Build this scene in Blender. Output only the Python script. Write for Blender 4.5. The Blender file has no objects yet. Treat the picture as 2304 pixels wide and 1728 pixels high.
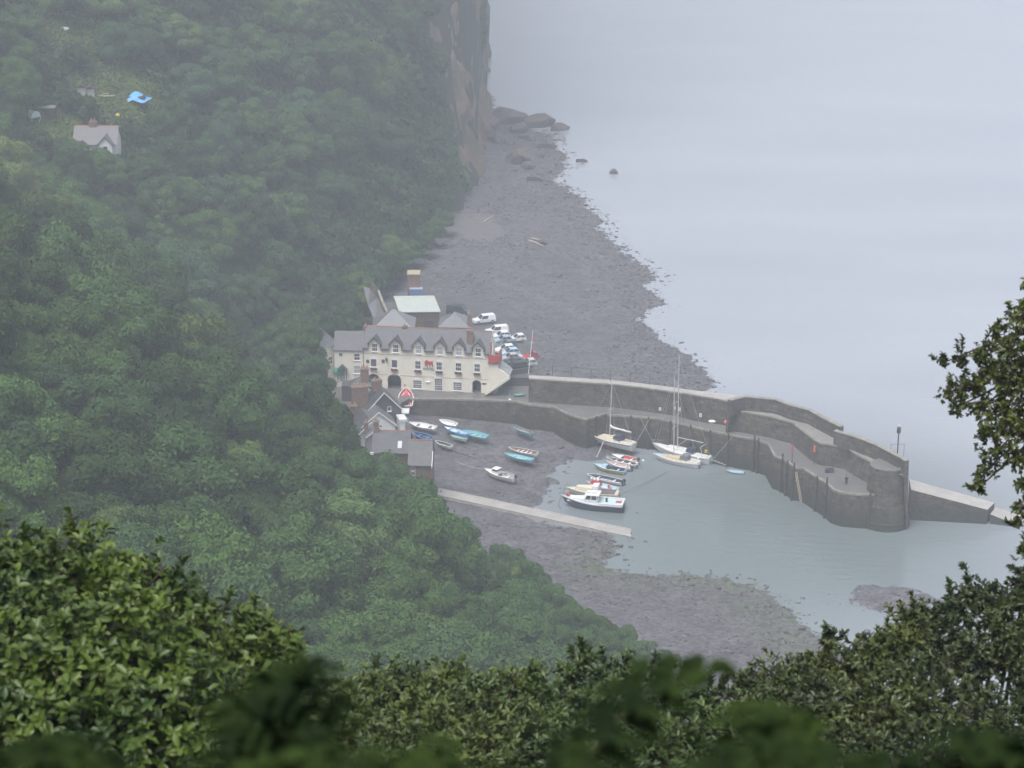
import bpy, math, random
import numpy as np
from mathutils import Matrix, Vector, Euler

# ------------------------------------------------------------------ camera, sky, sun, exposure
SC = bpy.context.scene
PITCH = math.radians(19.5); FPX = 5196.0; CAMH = 150.0
cam_d = bpy.data.cameras.new("camera"); CAM = bpy.data.objects.new("camera", cam_d)
SC.collection.objects.link(CAM); SC.camera = CAM
CAM.location = (0, 0, CAMH); CAM.rotation_euler = (math.pi/2 - PITCH, 0, 0)
cam_d.sensor_width = 36; cam_d.lens = 36*FPX/2304
cam_d.clip_start = 0.3; cam_d.clip_end = 9000
cam_d.dof.use_dof = True; cam_d.dof.focus_distance = 330; cam_d.dof.aperture_fstop = 4.6

SUN_EL, SUN_ROT = math.radians(68), math.radians(212)
world = bpy.data.worlds.new("World"); SC.world = world; world.use_nodes = True
wn = world.node_tree; wn.nodes.clear()
sky = wn.nodes.new('ShaderNodeTexSky'); sky.sky_type = 'NISHITA'; sky.sun_disc = False
sky.sun_elevation = SUN_EL; sky.sun_rotation = SUN_ROT; sky.dust_density = 3.0; sky.air_density = 1.0
hs = wn.nodes.new('ShaderNodeHueSaturation'); hs.inputs['Saturation'].default_value = 0.38
bg = wn.nodes.new('ShaderNodeBackground'); bg.inputs['Strength'].default_value = 0.11
wo = wn.nodes.new('ShaderNodeOutputWorld')
wn.links.new(sky.outputs[0], hs.inputs['Color']); wn.links.new(hs.outputs[0], bg.inputs['Color'])
wn.links.new(bg.outputs[0], wo.inputs['Surface'])
sun_d = bpy.data.lights.new("sun", 'SUN'); SUN = bpy.data.objects.new("sun", sun_d)
SC.collection.objects.link(SUN)
sun_d.energy = 1.5; sun_d.angle = math.radians(30); sun_d.color = (1.0, 0.97, 0.93)
# overcast: a very soft sun high to the left
SUN.rotation_euler = (math.pi/2 - SUN_EL, 0, math.radians(180) - SUN_ROT)
SC.view_settings.view_transform = 'Standard'; SC.view_settings.look = 'None'
SC.view_settings.exposure = 1.07; SC.view_settings.gamma = 1.0
cy = SC.cycles
cy.max_bounces = 6; cy.diffuse_bounces = 2; cy.glossy_bounces = 3; cy.transmission_bounces = 3
cy.volume_bounces = 1; cy.transparent_max_bounces = 6
cy.use_adaptive_sampling = True; cy.adaptive_threshold = 0.02
cy.use_denoising = True

# ------------------------------------------------------------------ photo pixel (2304x1728) -> real point
CP, SP = math.cos(PITCH), math.sin(PITCH)
def ray(u, v):
    a = (u - 1152)/FPX; b = -(v - 864)/FPX
    return Vector((a, CP + b*SP, -SP + b*CP))
def W(u, v, z=0.0):
    d = ray(u, v); t = (z - CAMH)/d.z
    return Vector((d.x*t, d.y*t, z))
def D(u, v, dist):
    return Vector((0, 0, CAMH)) + ray(u, v)*dist
def PX(p):
    x, y, z = p[0], p[1], p[2] - CAMH
    f = y*CP - z*SP; w = y*SP + z*CP
    return 1152 + FPX*x/f, 864 - FPX*w/f, f
def PXA(P):
    x, y, z = P[:, 0], P[:, 1], P[:, 2] - CAMH
    f = y*CP - z*SP; w = y*SP + z*CP
    return 1152 + FPX*x/f, 864 - FPX*w/f, f

# ------------------------------------------------------------------ materials
MATS = {}
def mat(name, col, rough=0.7, metal=0.0, noise=0.0, nscale=1.0, bump=0.0, bscale=8.0, col2=None,
        emit=None, objcol=False, transl=0.0, spec=0.5, wave=None, brick=None, coord='Object', detail=6):
    if name in MATS: return MATS[name]
    m = bpy.data.materials.new(name); m.use_nodes = True; MATS[name] = m
    nt = m.node_tree; N = nt.nodes; L = nt.links
    b = N['Principled BSDF']; out = N['Material Output']
    b.inputs['Roughness'].default_value = rough; b.inputs['Metallic'].default_value = metal
    b.inputs['Specular IOR Level'].default_value = spec
    tc = N.new('ShaderNodeTexCoord')
    src = None
    def rgb(c):
        n = N.new('ShaderNodeRGB'); n.outputs[0].default_value = (*c, 1); return n.outputs[0]
    if objcol:
        oi = N.new('ShaderNodeObjectInfo'); src = oi.outputs['Color']
    else:
        src = rgb(col)
    if brick:
        bt = N.new('ShaderNodeTexBrick'); bt.inputs['Scale'].default_value = brick[0]
        bt.inputs['Color2'].default_value = (*brick[1], 1); bt.inputs['Mortar'].default_value = (*brick[2], 1)
        bt.inputs['Mortar Size'].default_value = 0.03; bt.inputs['Brick Width'].default_value = brick[3]
        bt.inputs['Row Height'].default_value = brick[4]
        L.new(src, bt.inputs['Color1'])
        # wall-aligned coordinate: along = x+y, up = z
        sx = N.new('ShaderNodeSeparateXYZ'); L.new(tc.outputs[coord], sx.inputs[0])
        ad = N.new('ShaderNodeMath'); ad.operation = 'ADD'; L.new(sx.outputs[0], ad.inputs[0]); L.new(sx.outputs[1], ad.inputs[1])
        cx = N.new('ShaderNodeCombineXYZ'); L.new(ad.outputs[0], cx.inputs[0]); L.new(sx.outputs[2], cx.inputs[1])
        L.new(cx.outputs[0], bt.inputs['Vector']); src = bt.outputs['Color']
    if noise > 0:
        nz = N.new('ShaderNodeTexNoise'); nz.inputs['Scale'].default_value = nscale; nz.inputs['Detail'].default_value = detail
        nz.inputs['Roughness'].default_value = 0.65
        L.new(tc.outputs[coord], nz.inputs['Vector'])
        if col2 is not None:
            rp = N.new('ShaderNodeMapRange'); rp.inputs['From Min'].default_value = 0.5 - 0.5*(1-noise)*0.5 - 0.02
            rp.inputs['From Max'].default_value = 0.5 + 0.5*(1-noise)*0.5 + 0.02
            L.new(nz.outputs['Fac'], rp.inputs['Value'])
            mx = N.new('ShaderNodeMix'); mx.data_type = 'RGBA'
            L.new(rp.outputs[0], mx.inputs['Factor']); L.new(src, mx.inputs['A']); mx.inputs['B'].default_value = (*col2, 1)
            src = mx.outputs['Result']
        else:
            rp = N.new('ShaderNodeMapRange'); rp.inputs['From Min'].default_value = 0.25; rp.inputs['From Max'].default_value = 0.75
            rp.inputs['To Min'].default_value = 1 - noise; rp.inputs['To Max'].default_value = 1 + noise
            L.new(nz.outputs['Fac'], rp.inputs['Value'])
            mx = N.new('ShaderNodeMix'); mx.data_type = 'RGBA'; mx.blend_type = 'MULTIPLY'; mx.inputs['Factor'].default_value = 1
            L.new(src, mx.inputs['A']); L.new(rp.outputs[0], mx.inputs['B']); src = mx.outputs['Result']
    L.new(src, b.inputs['Base Color'])
    if bump > 0:
        n2 = N.new('ShaderNodeTexNoise'); n2.inputs['Scale'].default_value = bscale; n2.inputs['Detail'].default_value = 5
        L.new(tc.outputs[coord], n2.inputs['Vector'])
        bp = N.new('ShaderNodeBump'); bp.inputs['Strength'].default_value = 1.0; bp.inputs['Distance'].default_value = bump
        L.new(n2.outputs['Fac'], bp.inputs['Height']); L.new(bp.outputs[0], b.inputs['Normal'])
    if emit:
        b.inputs['Emission Color'].default_value = (*emit[0], 1); b.inputs['Emission Strength'].default_value = emit[1]
    if transl > 0:
        tr = N.new('ShaderNodeBsdfTranslucent'); L.new(src, tr.inputs['Color'])
        ms = N.new('ShaderNodeMixShader'); ms.inputs[0].default_value = transl
        L.new(b.outputs[0], ms.inputs[1]); L.new(tr.outputs[0], ms.inputs[2]); L.new(ms.outputs[0], out.inputs['Surface'])
    return m

# ------------------------------------------------------------------ object helpers
COL = SC.collection
def tag(o, label=None, cat=None, group=None, kind=None):
    if label: o['label'] = label
    if cat: o['category'] = cat
    if group: o['group'] = group
    if kind: o['kind'] = kind
    return o
def thing(name, label, cat, loc=(0, 0, 0), rz=0.0, group=None, rot=None):
    o = bpy.data.objects.new(name, None); COL.objects.link(o)
    o.location = loc; o.rotation_euler = rot if rot else (0, 0, rz); o.empty_display_size = 0.3
    return tag(o, label, cat, group)
def rootm(o):
    return Matrix.LocRotScale(o.location, o.rotation_euler, o.scale)
def mesh_obj(name, V, Fa, m, parent=None, world=False, smooth=False, uvs=None):
    me = bpy.data.meshes.new(name)
    V = np.asarray(V, dtype=np.float32)
    if isinstance(Fa, np.ndarray):
        nf, k = Fa.shape
        me.vertices.add(len(V)); me.vertices.foreach_set('co', V.ravel())
        me.loops.add(nf*k); me.loops.foreach_set('vertex_index', Fa.astype(np.int32).ravel())
        me.polygons.add(nf); me.polygons.foreach_set('loop_start', np.arange(0, nf*k, k, dtype=np.int32))
        me.polygons.foreach_set('loop_total', np.full(nf, k, dtype=np.int32))
        me.update(calc_edges=True)
    else:
        me.from_pydata([tuple(map(float, v)) for v in V], [], Fa); me.update()
    if smooth: me.polygons.foreach_set('use_smooth', [True]*len(me.polygons))
    if isinstance(m, (list, tuple)):
        for x in m: me.materials.append(x)
    elif m: me.materials.append(m)
    o = bpy.data.objects.new(name, me); COL.objects.link(o)
    if parent is not None:
        o.parent = parent
        if world: o.matrix_parent_inverse = rootm(parent).inverted()
    return o
def dup_tree(o, parent=None, keepcolor=True):
    c = o.copy(); COL.objects.link(c)
    if parent is not None: c.parent = parent
    for ch in list(o.children): dup_tree(ch, c)
    return c

class MB:
    """collects shapes into one mesh"""
    def __init__(s): s.v = []; s.f = []
    def add(s, V, F):
        k = len(s.v); s.v += [tuple(p) for p in V]; s.f += [tuple(i + k for i in f) for f in F]; return s
    def box(s, x0, x1, y0, y1, z0, z1, M=None):
        V = [(x0,y0,z0),(x1,y0,z0),(x1,y1,z0),(x0,y1,z0),(x0,y0,z1),(x1,y0,z1),(x1,y1,z1),(x0,y1,z1)]
        if M is not None: V = [M @ Vector(p) for p in V]
        return s.add(V, [(0,3,2,1),(4,5,6,7),(0,1,5,4),(1,2,6,5),(2,3,7,6),(3,0,4,7)])
    def prism(s, poly, axis, a, b):
        """poly: 2-D points (counter-clockwise), extruded along axis 'x','y' or 'z' from a to b"""
        n = len(poly)
        def P(p, t):
            if axis == 'x': return (t, p[0], p[1])
            if axis == 'y': return (p[0], t, p[1])
            return (p[0], p[1], t)
        V = [P(p, a) for p in poly] + [P(p, b) for p in poly]
        F = [tuple(range(n))[::-1], tuple(range(n, 2*n))] + [(i, (i+1) % n, n+(i+1) % n, n+i) for i in range(n)]
        return s.add(V, F)
    def tube(s, pts, r, n=6, cap=True):
        pts = [Vector(p) for p in pts]; m = len(pts)
        rs = r if isinstance(r, (list, tuple)) else [r]*m
        V = []; F = []
        for i, p in enumerate(pts):
            d = (pts[min(i+1, m-1)] - pts[max(i-1, 0)]).normalized()
            a = d.cross(Vector((0, 0, 1)) if abs(d.z) < .9 else Vector((1, 0, 0))).normalized(); b = d.cross(a)
            for k in range(n):
                t = 2*math.pi*k/n; V.append(p + (a*math.cos(t) + b*math.sin(t))*rs[i])
        for i in range(m-1):
            for k in range(n):
                k2 = (k+1) % n; F.append((i*n+k, i*n+k2, (i+1)*n+k2, (i+1)*n+k))
        if cap: F.append(tuple(range(n))[::-1]); F.append(tuple(range((m-1)*n, m*n)))
        return s.add(V, F)
    def lathe(s, prof, c=(0, 0, 0), n=10, axis='z'):
        V = []; F = []; m = len(prof)
        for r, h in prof:
            for k in range(n):
                t = 2*math.pi*k/n; p = (r*math.cos(t), r*math.sin(t), h)
                if axis == 'x': p = (p[2], p[0], p[1])
                if axis == 'y': p = (p[0], p[2], p[1])
                V.append((p[0]+c[0], p[1]+c[1], p[2]+c[2]))
        for i in range(m-1):
            for k in range(n):
                k2 = (k+1) % n; F.append((i*n+k, i*n+k2, (i+1)*n+k2, (i+1)*n+k))
        F.append(tuple(range(n))[::-1]); F.append(tuple(range((m-1)*n, m*n)))
        return s.add(V, F)
    def ball(s, c, r, n=8, sx=1, sy=1, sz=1):
        V = []; F = []
        for i in range(n//2 + 1):
            ph = math.pi*i/(n//2)
            for k in range(n):
                t = 2*math.pi*k/n
                V.append((c[0]+r*sx*math.sin(ph)*math.cos(t), c[1]+r*sy*math.sin(ph)*math.sin(t), c[2]+r*sz*math.cos(ph)))
        for i in range(n//2):
            for k in range(n):
                k2 = (k+1) % n; F.append((i*n+k, (i+1)*n+k, (i+1)*n+k2, i*n+k2))
        return s.add(V, F)
    def torus(s, c, R, r, n=16, k=6, axis='y'):
        V = []; F = []
        for i in range(n):
            t = 2*math.pi*i/n
            for j in range(k):
                q = 2*math.pi*j/k; a = (R + r*math.cos(q))*math.cos(t); b = (R + r*math.cos(q))*math.sin(t); h = r*math.sin(q)
                V.append((c[0]+a, c[1]+h, c[2]+b) if axis == 'y' else (c[0]+a, c[1]+b, c[2]+h) if axis == 'z' else (c[0]+h, c[1]+a, c[2]+b))
        for i in range(n):
            for j in range(k):
                i2 = (i+1) % n; j2 = (j+1) % k; F.append((i*k+j, i2*k+j, i2*k+j2, i*k+j2))
        return s.add(V, F)
    def quad(s, a, b, c, d): return s.add([a, b, c, d], [(0, 1, 2, 3)])
    def build(s, name, m, parent=None, world=False, smooth=False):
        return mesh_obj(name, s.v, s.f, m, parent, world, smooth)

# ------------------------------------------------------------------ value noise
_rs = np.random.RandomState(7); _G = _rs.rand(256, 256)
def vnoise(x, y):
    xi = np.floor(x).astype(int); yi = np.floor(y).astype(int); fx = x - xi; fy = y - yi
    fx = fx*fx*(3-2*fx); fy = fy*fy*(3-2*fy)
    g = lambda a, b: _G[a & 255, b & 255]
    return (g(xi, yi)*(1-fx)*(1-fy) + g(xi+1, yi)*fx*(1-fy) + g(xi, yi+1)*(1-fx)*fy + g(xi+1, yi+1)*fx*fy)
def fbm(x, y, o=4):
    s = 0; a = 0.5; t = 0
    for i in range(o): s = s + a*vnoise(x*2**i + 17*i, y*2**i + 31*i); t += a; a *= 0.5
    return s/t
# ------------------------------------------------------------------ land: shoreline polygon (z = 0 contour) in real metres
_shore = [(1060,120),(1095,215),(1120,258),(1190,288),(1245,305),(1262,345),(1262,385),(1245,402),(1290,440),(1340,488),(1368,540),
 (1430,585),(1478,622),(1445,652),(1492,684),(1450,702),(1432,718),(1470,760),(1530,795),(1575,835),(1606,872),(1540,930),
 (1470,985),(1440,998),(1400,1016),(1345,1030),(1300,1040),(1268,1058),(1250,1072),(1290,1084),(1232,1106),(1214,1140),(1225,1170),
 (1330,1190),(1398,1200),(1387,1232),(1378,1262),(1400,1278),(1470,1290),(1560,1296),(1640,1294),(1690,1318),(1735,1338),
 (1765,1372),(1790,1400),(1830,1436),(1890,1476),(1950,1520),(2040,1640),(2150,1760)]
SHORE = [W(u, v, 0) for u, v in _shore]
LAND = np.array([(p.x, p.y) for p in SHORE] + [(95., 180.), (95., -60.), (-500., -60.), (-500., 900.), (-20., 900.)])
def signed_dist(X, Y, P):
    n = len(P); best = np.full(X.shape, 1e9); ins = np.zeros(X.shape, bool)
    for i in range(n):
        ax, ay = P[i]; bx, by = P[(i+1) % n]
        dx, dy = bx-ax, by-ay; L2 = dx*dx+dy*dy
        t = np.clip(((X-ax)*dx + (Y-ay)*dy)/L2, 0, 1)
        best = np.minimum(best, (X-ax-t*dx)**2 + (Y-ay-t*dy)**2)
        c = ((ay > Y) != (by > Y)) & (X < (bx-ax)*(Y-ay)/((by-ay) if by != ay else 1e-9) + ax)
        ins ^= c
    d = np.sqrt(best); return np.where(ins, d, -d)
def beach_h(X, Y):
    d = signed_dist(X, Y, LAND)
    z = np.where(d > 0, 0.085*d, 0.12*d)
    z = np.where(z > 3.0, 3.0 + (z-3.0)*0.35, z)
    z = np.minimum(z, 5.0)
    z += (fbm(X*0.11, Y*0.11)-.5)*0.7*np.clip(1-np.abs(d)/30, .25, 1)
    z += (fbm(X*0.9+50, Y*0.9, 3)-.5)*0.26
    z += np.clip(fbm(X*1.7+9, Y*1.7, 2)-.62, 0, 1)*1.6*np.exp(-(d/9)**2)
    # low shingle bank off the harbour mouth
    c = W(2005, 1348, 0); e = ((X-c.x)/6.8)**2 + ((Y-c.y - (X-c.x)*-.12)/4.6)**2 + (fbm(X*.5, Y*.5, 3)-.5)*1.1
    z = np.maximum(z, 0.3*(1-e) + (fbm(X*1.5, Y*1.5, 3)-.5)*0.3)
    return np.maximum(z, -6)

# ------------------------------------------------------------------ hill
_toe = np.array([(-200, 60.), (120, 50.), (230, 24.), (285, 15.), (305, 4.), (332, -8.), (350, -20.), (372, -34.), (389, -45.), (410, -47.), (429, -43.),
                 (455, -35.), (470, -30.), (482, -27.5), (493, -25.), (504, -22.5), (531, -16.5), (545, -14.5), (569, -12.), (600, -10.), (628, -9.), (690, -10.), (900, -13.)])
_sl = np.array([(0, .62), (330, .70), (400, .78), (450, .80), (490, 1.05), (530, 1.7), (560, 3.4), (585, 8), (605, 22), (640, 60), (900, 60)])
def hill_h(X, Y):
    toe = np.interp(Y, _toe[:, 0], _toe[:, 1]); s = np.interp(Y, _sl[:, 0], _sl[:, 1])
    w = toe - X + (fbm(X*.03+3, Y*.03, 3)-.5)*12*np.clip((Y-200)/100, 0, 1)*np.clip((toe-X)/25, 0, 1)
    up = np.where(w > 0, s*w, w*.3)
    up = np.where(up > 60, 60 + (up-60)*np.where(Y > 520, .9, .6), up)
    z = 4.0 + up
    cap = 175 + (fbm(X*.02, Y*.02, 3)-.5)*20
    z = np.where(z > cap, cap + (z-cap)*.08, z)
    z = z + (fbm(X*.06+40, Y*.06, 3)-.5)*7*np.clip(up/15, 0, 1)
    near = np.interp(Y, [-70, 0, 1.5, 5, 20, 120, 235, 900], [163, 148.35, 148.1, 145.6, 133, 69, 2, -60])
    near = np.where(X > 25, near - 0.2*(X-25), near)
    near = np.maximum(near, -30)
    k = 6.0
    h = np.clip(.5 + .5*(near - z)/k, 0, 1)
    return z*(1-h) + near*h + k*h*(1-h)
def ground_pt(x, y):
    X = np.array([float(x)]); Y = np.array([float(y)])
    return float(max(beach_h(X, Y)[0], hill_h(X, Y)[0] if x < np.interp(y, _toe[:, 0], _toe[:, 1]) else -9))
def bz(x, y): return float(beach_h(np.array([float(x)]), np.array([float(y)]))[0])

def grid(name, x0, x1, y0, y1, st, fn, m, smooth=True):
    xs = np.arange(x0, x1 + st/2, st); ys = np.arange(y0, y1 + st/2, st)
    X, Y = np.meshgrid(xs, ys); Z = fn(X, Y)
    V = np.stack([X, Y, Z], -1).reshape(-1, 3); nx = len(xs); ny = len(ys)
    i = np.arange(ny-1)[:, None]*nx + np.arange(nx-1)[None]
    F = np.stack([i, i+1, i+nx+1, i+nx], -1).reshape(-1, 4)
    return mesh_obj(name, V, F, m, smooth=smooth)

# materials of the setting
def beach_mat():
    m = mat('shingle', (0.088, 0.085, 0.092), rough=.8, noise=.35, nscale=.22, bump=.10, bscale=3.2, coord='Object')
    nt = m.node_tree; N = nt.nodes; L = nt.links; b = N['Principled BSDF']
    src = b.inputs['Base Color'].links[0].from_socket
    tc = [n for n in N if n.type == 'TEX_COORD'][0]
    # weed stain near low water: by height and patches
    sx = N.new('ShaderNodeSeparateXYZ'); L.new(tc.outputs['Object'], sx.inputs[0])
    mr = N.new('ShaderNodeMapRange'); mr.inputs['From Min'].default_value = 1.0; mr.inputs['From Max'].default_value = 0.1
    L.new(sx.outputs[2], mr.inputs['Value'])
    nz = N.new('ShaderNodeTexNoise'); nz.inputs['Scale'].default_value = .12; nz.inputs['Detail'].default_value = 5
    L.new(tc.outputs['Object'], nz.inputs['Vector'])
    m2 = N.new('ShaderNodeMapRange'); m2.inputs['From Min'].default_value = .46; m2.inputs['From Max'].default_value = .60; L.new(nz.outputs['Fac'], m2.inputs['Value'])
    my = N.new('ShaderNodeMapRange'); my.inputs['From Min'].default_value = 350; my.inputs['From Max'].default_value = 335; L.new(sx.outputs[1], my.inputs['Value'])
    mu = N.new('ShaderNodeMath'); mu.operation = 'MULTIPLY'; L.new(mr.outputs[0], mu.inputs[0]); L.new(my.outputs[0], mu.inputs[1])
    mu2 = N.new('ShaderNodeMath'); mu2.operation = 'MULTIPLY_ADD'; mu2.inputs[1].default_value = .55; L.new(m2.outputs[0], mu2.inputs[0]); mu2.inputs[2].default_value = .35
    ml = N.new('ShaderNodeMapRange'); ml.inputs['From Min'].default_value = 50; ml.inputs['From Max'].default_value = 46; L.new(sx.outputs[0], ml.inputs['Value'])
    mu4 = N.new('ShaderNodeMath'); mu4.operation = 'MULTIPLY'; L.new(mu.outputs[0], mu4.inputs[0]); L.new(ml.outputs[0], mu4.inputs[1]); mu = mu4
    mu3 = N.new('ShaderNodeMath'); mu3.operation = 'MULTIPLY'; L.new(mu.outputs[0], mu3.inputs[0]); L.new(mu2.outputs[0], mu3.inputs[1])
    mx = N.new('ShaderNodeMix'); mx.data_type = 'RGBA'; L.new(mu3.outputs[0], mx.inputs['Factor']); L.new(src, mx.inputs['A']); mx.inputs['B'].default_value = (.075, .098, .052, 1)
    # pebbles
    vo = N.new('ShaderNodeTexVoronoi'); vo.inputs['Scale'].default_value = 1.9; L.new(tc.outputs['Object'], vo.inputs['Vector'])
    vr = N.new('ShaderNodeMapRange'); vr.inputs['To Min'].default_value = .65; vr.inputs['To Max'].default_value = 1.5
    sr = N.new('ShaderNodeSeparateColor'); L.new(vo.outputs['Color'], sr.inputs[0]); L.new(sr.outputs[0], vr.inputs['Value'])
    mm = N.new('ShaderNodeMix'); mm.data_type = 'RGBA'; mm.blend_type = 'MULTIPLY'; mm.inputs['Factor'].default_value = 1
    L.new(mx.outputs['Result'], mm.inputs['A']); L.new(vr.outputs[0], mm.inputs['B'])
    L.new(mm.outputs['Result'], b.inputs['Base Color'])
    return m
M_BEACH = beach_mat()
M_SOIL = mat('woodland soil', (.035, .045, .02), rough=.95, noise=.5, nscale=.25, col2=(.02, .025, .014))
tag(grid('beach', -62, 108, 262, 700, 0.5, beach_h, M_BEACH), kind='structure')
def hill_clip(X, Y):
    toe = np.interp(Y, _toe[:, 0], _toe[:, 1])
    z = hill_h(X, Y)
    return np.where(X > toe + 3, np.minimum(z, np.where(Y > 215, -4 - (X-toe)*.1, z)), z)
HGX = np.arange(-330, 130.1, 3.0); HGY = np.arange(-70, 900.1, 3.0); HGZ = hill_h(*np.meshgrid(HGX, HGY))
def hgrid(X, Y):
    fx = np.clip((X+330)/3.0, 0, len(HGX)-1.001); fy = np.clip((Y+70)/3.0, 0, len(HGY)-1.001); i = fx.astype(int); j = fy.astype(int); fx = fx-i; fy = fy-j
    return HGZ[j, i]*(1-fx)*(1-fy) + HGZ[j, i+1]*fx*(1-fy) + HGZ[j+1, i]*(1-fx)*fy + HGZ[j+1, i+1]*fx*fy
tag(grid('hillside', -330, 130, -70, 900, 3.0, hill_clip, M_SOIL), kind='structure')

# sea
def sea_mat():
    m = mat('sea water', (.10, .155, .165), rough=.13, spec=.5)
    nt = m.node_tree; N = nt.nodes; L = nt.links; b = N['Principled BSDF']
    b.inputs['IOR'].default_value = 1.33
    tc = [n for n in N if n.type == 'TEX_COORD'][0]
    mp = N.new('ShaderNodeMapping'); mp.inputs['Scale'].default_value = (.35, 1.0, 1); mp.inputs['Rotation'].default_value = (0, 0, .35)
    L.new(tc.outputs['Object'], mp.inputs[0])
    n1 = N.new('ShaderNodeTexNoise'); n1.inputs['Scale'].default_value = .9; n1.inputs['Detail'].default_value = 4; L.new(mp.outputs[0], n1.inputs['Vector'])
    n2 = N.new('ShaderNodeTexNoise'); n2.inputs['Scale'].default_value = .03; n2.inputs['Detail'].default_value = 6; L.new(mp.outputs[0], n2.inputs['Vector'])
    bp = N.new('ShaderNodeBump'); bp.inputs['Distance'].default_value = .10; L.new(n1.outputs['Fac'], bp.inputs['Height'])
    L.new(bp.outputs[0], b.inputs['Normal'])
    rr = N.new('ShaderNodeMapRange'); rr.inputs['From Min'].default_value = .35; rr.inputs['From Max'].default_value = .65
    rr.inputs['To Min'].default_value = .06; rr.inputs['To Max'].default_value = .2; L.new(n2.outputs['Fac'], rr.inputs['Value']); L.new(rr.outputs[0], b.inputs['Roughness'])
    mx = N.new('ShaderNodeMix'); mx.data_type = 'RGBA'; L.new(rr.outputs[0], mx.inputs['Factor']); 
    mx.inputs['A'].default_value = (.25, .278, .325, 1); mx.inputs['B'].default_value = (.37, .388, .43, 1)  # pale open-sea base colours stand in for bright fog mirrored by the water
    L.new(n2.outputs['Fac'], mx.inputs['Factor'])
    # green silty water inside and off the harbour
    vm = N.new('ShaderNodeVectorMath'); vm.operation = 'DISTANCE'; L.new(tc.outputs['Object'], vm.inputs[0]); vm.inputs[1].default_value = (42, 352, 0)
    gr = N.new('ShaderNodeMapRange'); gr.inputs['From Min'].default_value = 14; gr.inputs['From Max'].default_value = 75; gr.inputs['To Min'].default_value = 1; gr.inputs['To Max'].default_value = 0
    gr.interpolation_type = 'SMOOTHSTEP'; L.new(vm.outputs['Value'], gr.inputs['Value'])
    m2 = N.new('ShaderNodeMix'); m2.data_type = 'RGBA'; L.new(gr.outputs[0], m2.inputs['Factor']); L.new(mx.outputs['Result'], m2.inputs['A']); m2.inputs['B'].default_value = (.135, .165, .168, 1)
    L.new(m2.outputs['Result'], b.inputs['Base Color'])
    return m
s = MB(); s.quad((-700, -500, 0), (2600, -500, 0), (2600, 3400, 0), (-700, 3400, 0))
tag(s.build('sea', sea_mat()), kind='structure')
# ------------------------------------------------------------------ trees of the wooded slope
M_LEAF = mat('tree foliage', (.05, .09, .03), rough=.75, objcol=True, noise=.30, nscale=.9, transl=.12, spec=.25)
M_BARK = mat('bark', (.07, .055, .04), rough=.9, noise=.3, nscale=3)
def leaf_cards(rs, C, Nn, size, droop=.25, jitter=.42):
    """C centres (n,3), Nn outward normals -> folded diamond cards"""
    n = len(C)
    nn = Nn + rs.normal(0, jitter, (n, 3)); nn /= np.linalg.norm(nn, axis=1)[:, None]
    t = rs.normal(0, 1, (n, 3)); t -= (t*nn).sum(1)[:, None]*nn; t /= np.linalg.norm(t, axis=1)[:, None] + 1e-9
    b = np.cross(nn, t)
    s = size*rs.uniform(.6, 1.35, (n, 1))
    V = np.stack([C - t*s, C + b*s*.55 - nn*s*.15, C + t*s*1.1 - nn*s*droop, C - b*s*.55 - nn*s*.15], 1)
    return V.reshape(-1, 3)
def cards_faces(n):
    i = np.arange(n)[:, None]*4
    return np.concatenate([i, i+1, i+2, i+3], 1)
def crown_mesh(seed, R=5.0, tall=1.0, n=9000, leaf=.30, conic=False, npuff=38):
    rs = np.random.RandomState(seed)
    pu = []; 
    for k in range(npuff):
        while True:
            p = rs.normal(0, 1, 3); p /= np.linalg.norm(p)
            if p[2] > -.45: break
        r = R*rs.uniform(.66, .98)
        c = p*r; c[2] = c[2]*tall*(1.0 if p[2] > 0 else .7)
        if conic:
            h = rs.uniform(0, 1); a = rs.uniform(0, 6.28); q = R*.62*(1-h)**.8
            c = np.array([math.cos(a)*q, math.sin(a)*q, R*tall*(1.9*h - .5)])
        pr = R*rs.uniform(.20, .38)*(.6 if conic else 1)
        pu.append((c, pr))
    area = np.array([p[1]**2 for p in pu]); idx = rs.choice(len(pu), n, p=area/area.sum())
    C = np.array([p[0] for p in pu])[idx]; Rr = np.array([p[1] for p in pu])[idx]
    d = rs.normal(0, 1, (n, 3)); d[:, 2] += .35; d += .5*C/np.linalg.norm(C, axis=1)[:, None]
    d /= np.linalg.norm(d, axis=1)[:, None]
    rad = Rr*np.where(rs.rand(n) < .12, rs.uniform(1.0, 1.25, n), rs.uniform(.82, 1.02, n))
    P = C + d*rad[:, None]*np.array([1, 1, .8])
    # inner shell so nothing shows straight through
    m = n//5; di = rs.normal(0, 1, (m, 3)); di /= np.linalg.norm(di, axis=1)[:, None]; di[:, 2] = np.maximum(di[:, 2], -.5)
    Pi = di*R*np.array([.62, .62, .62*tall])
    if conic: Pi = Pi*np.array([.3, .3, .8])
    V = np.concatenate([leaf_cards(rs, P, d, leaf), leaf_cards(rs, Pi, di, leaf*3.0, jitter=.3)])
    return V, cards_faces(n + m)
def trunk_mb(seed, R, base):
    rs = random.Random(seed); mb = MB()
    mb.tube([(0, 0, -base-2), (rs.uniform(-.1, .1), 0, -base*.5), (rs.uniform(-.3, .3), rs.uniform(-.3, .3), 0), (0, 0, R*.55)], [.34, .27, .22, .07], 7)
    for k in range(5):
        a = k*1.26 + rs.uniform(-.3, .3); h = rs.uniform(-.5, .25)*R
        mb.tube([(0, 0, h-.6), (math.cos(a)*R*.3, math.sin(a)*R*.3, h+.5), (math.cos(a)*R*.66, math.sin(a)*R*.66, h+R*.33)], [.15, .1, .035], 5)
    return mb
VARS = []   # (crown mesh, trunk mesh, R, base)
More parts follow.
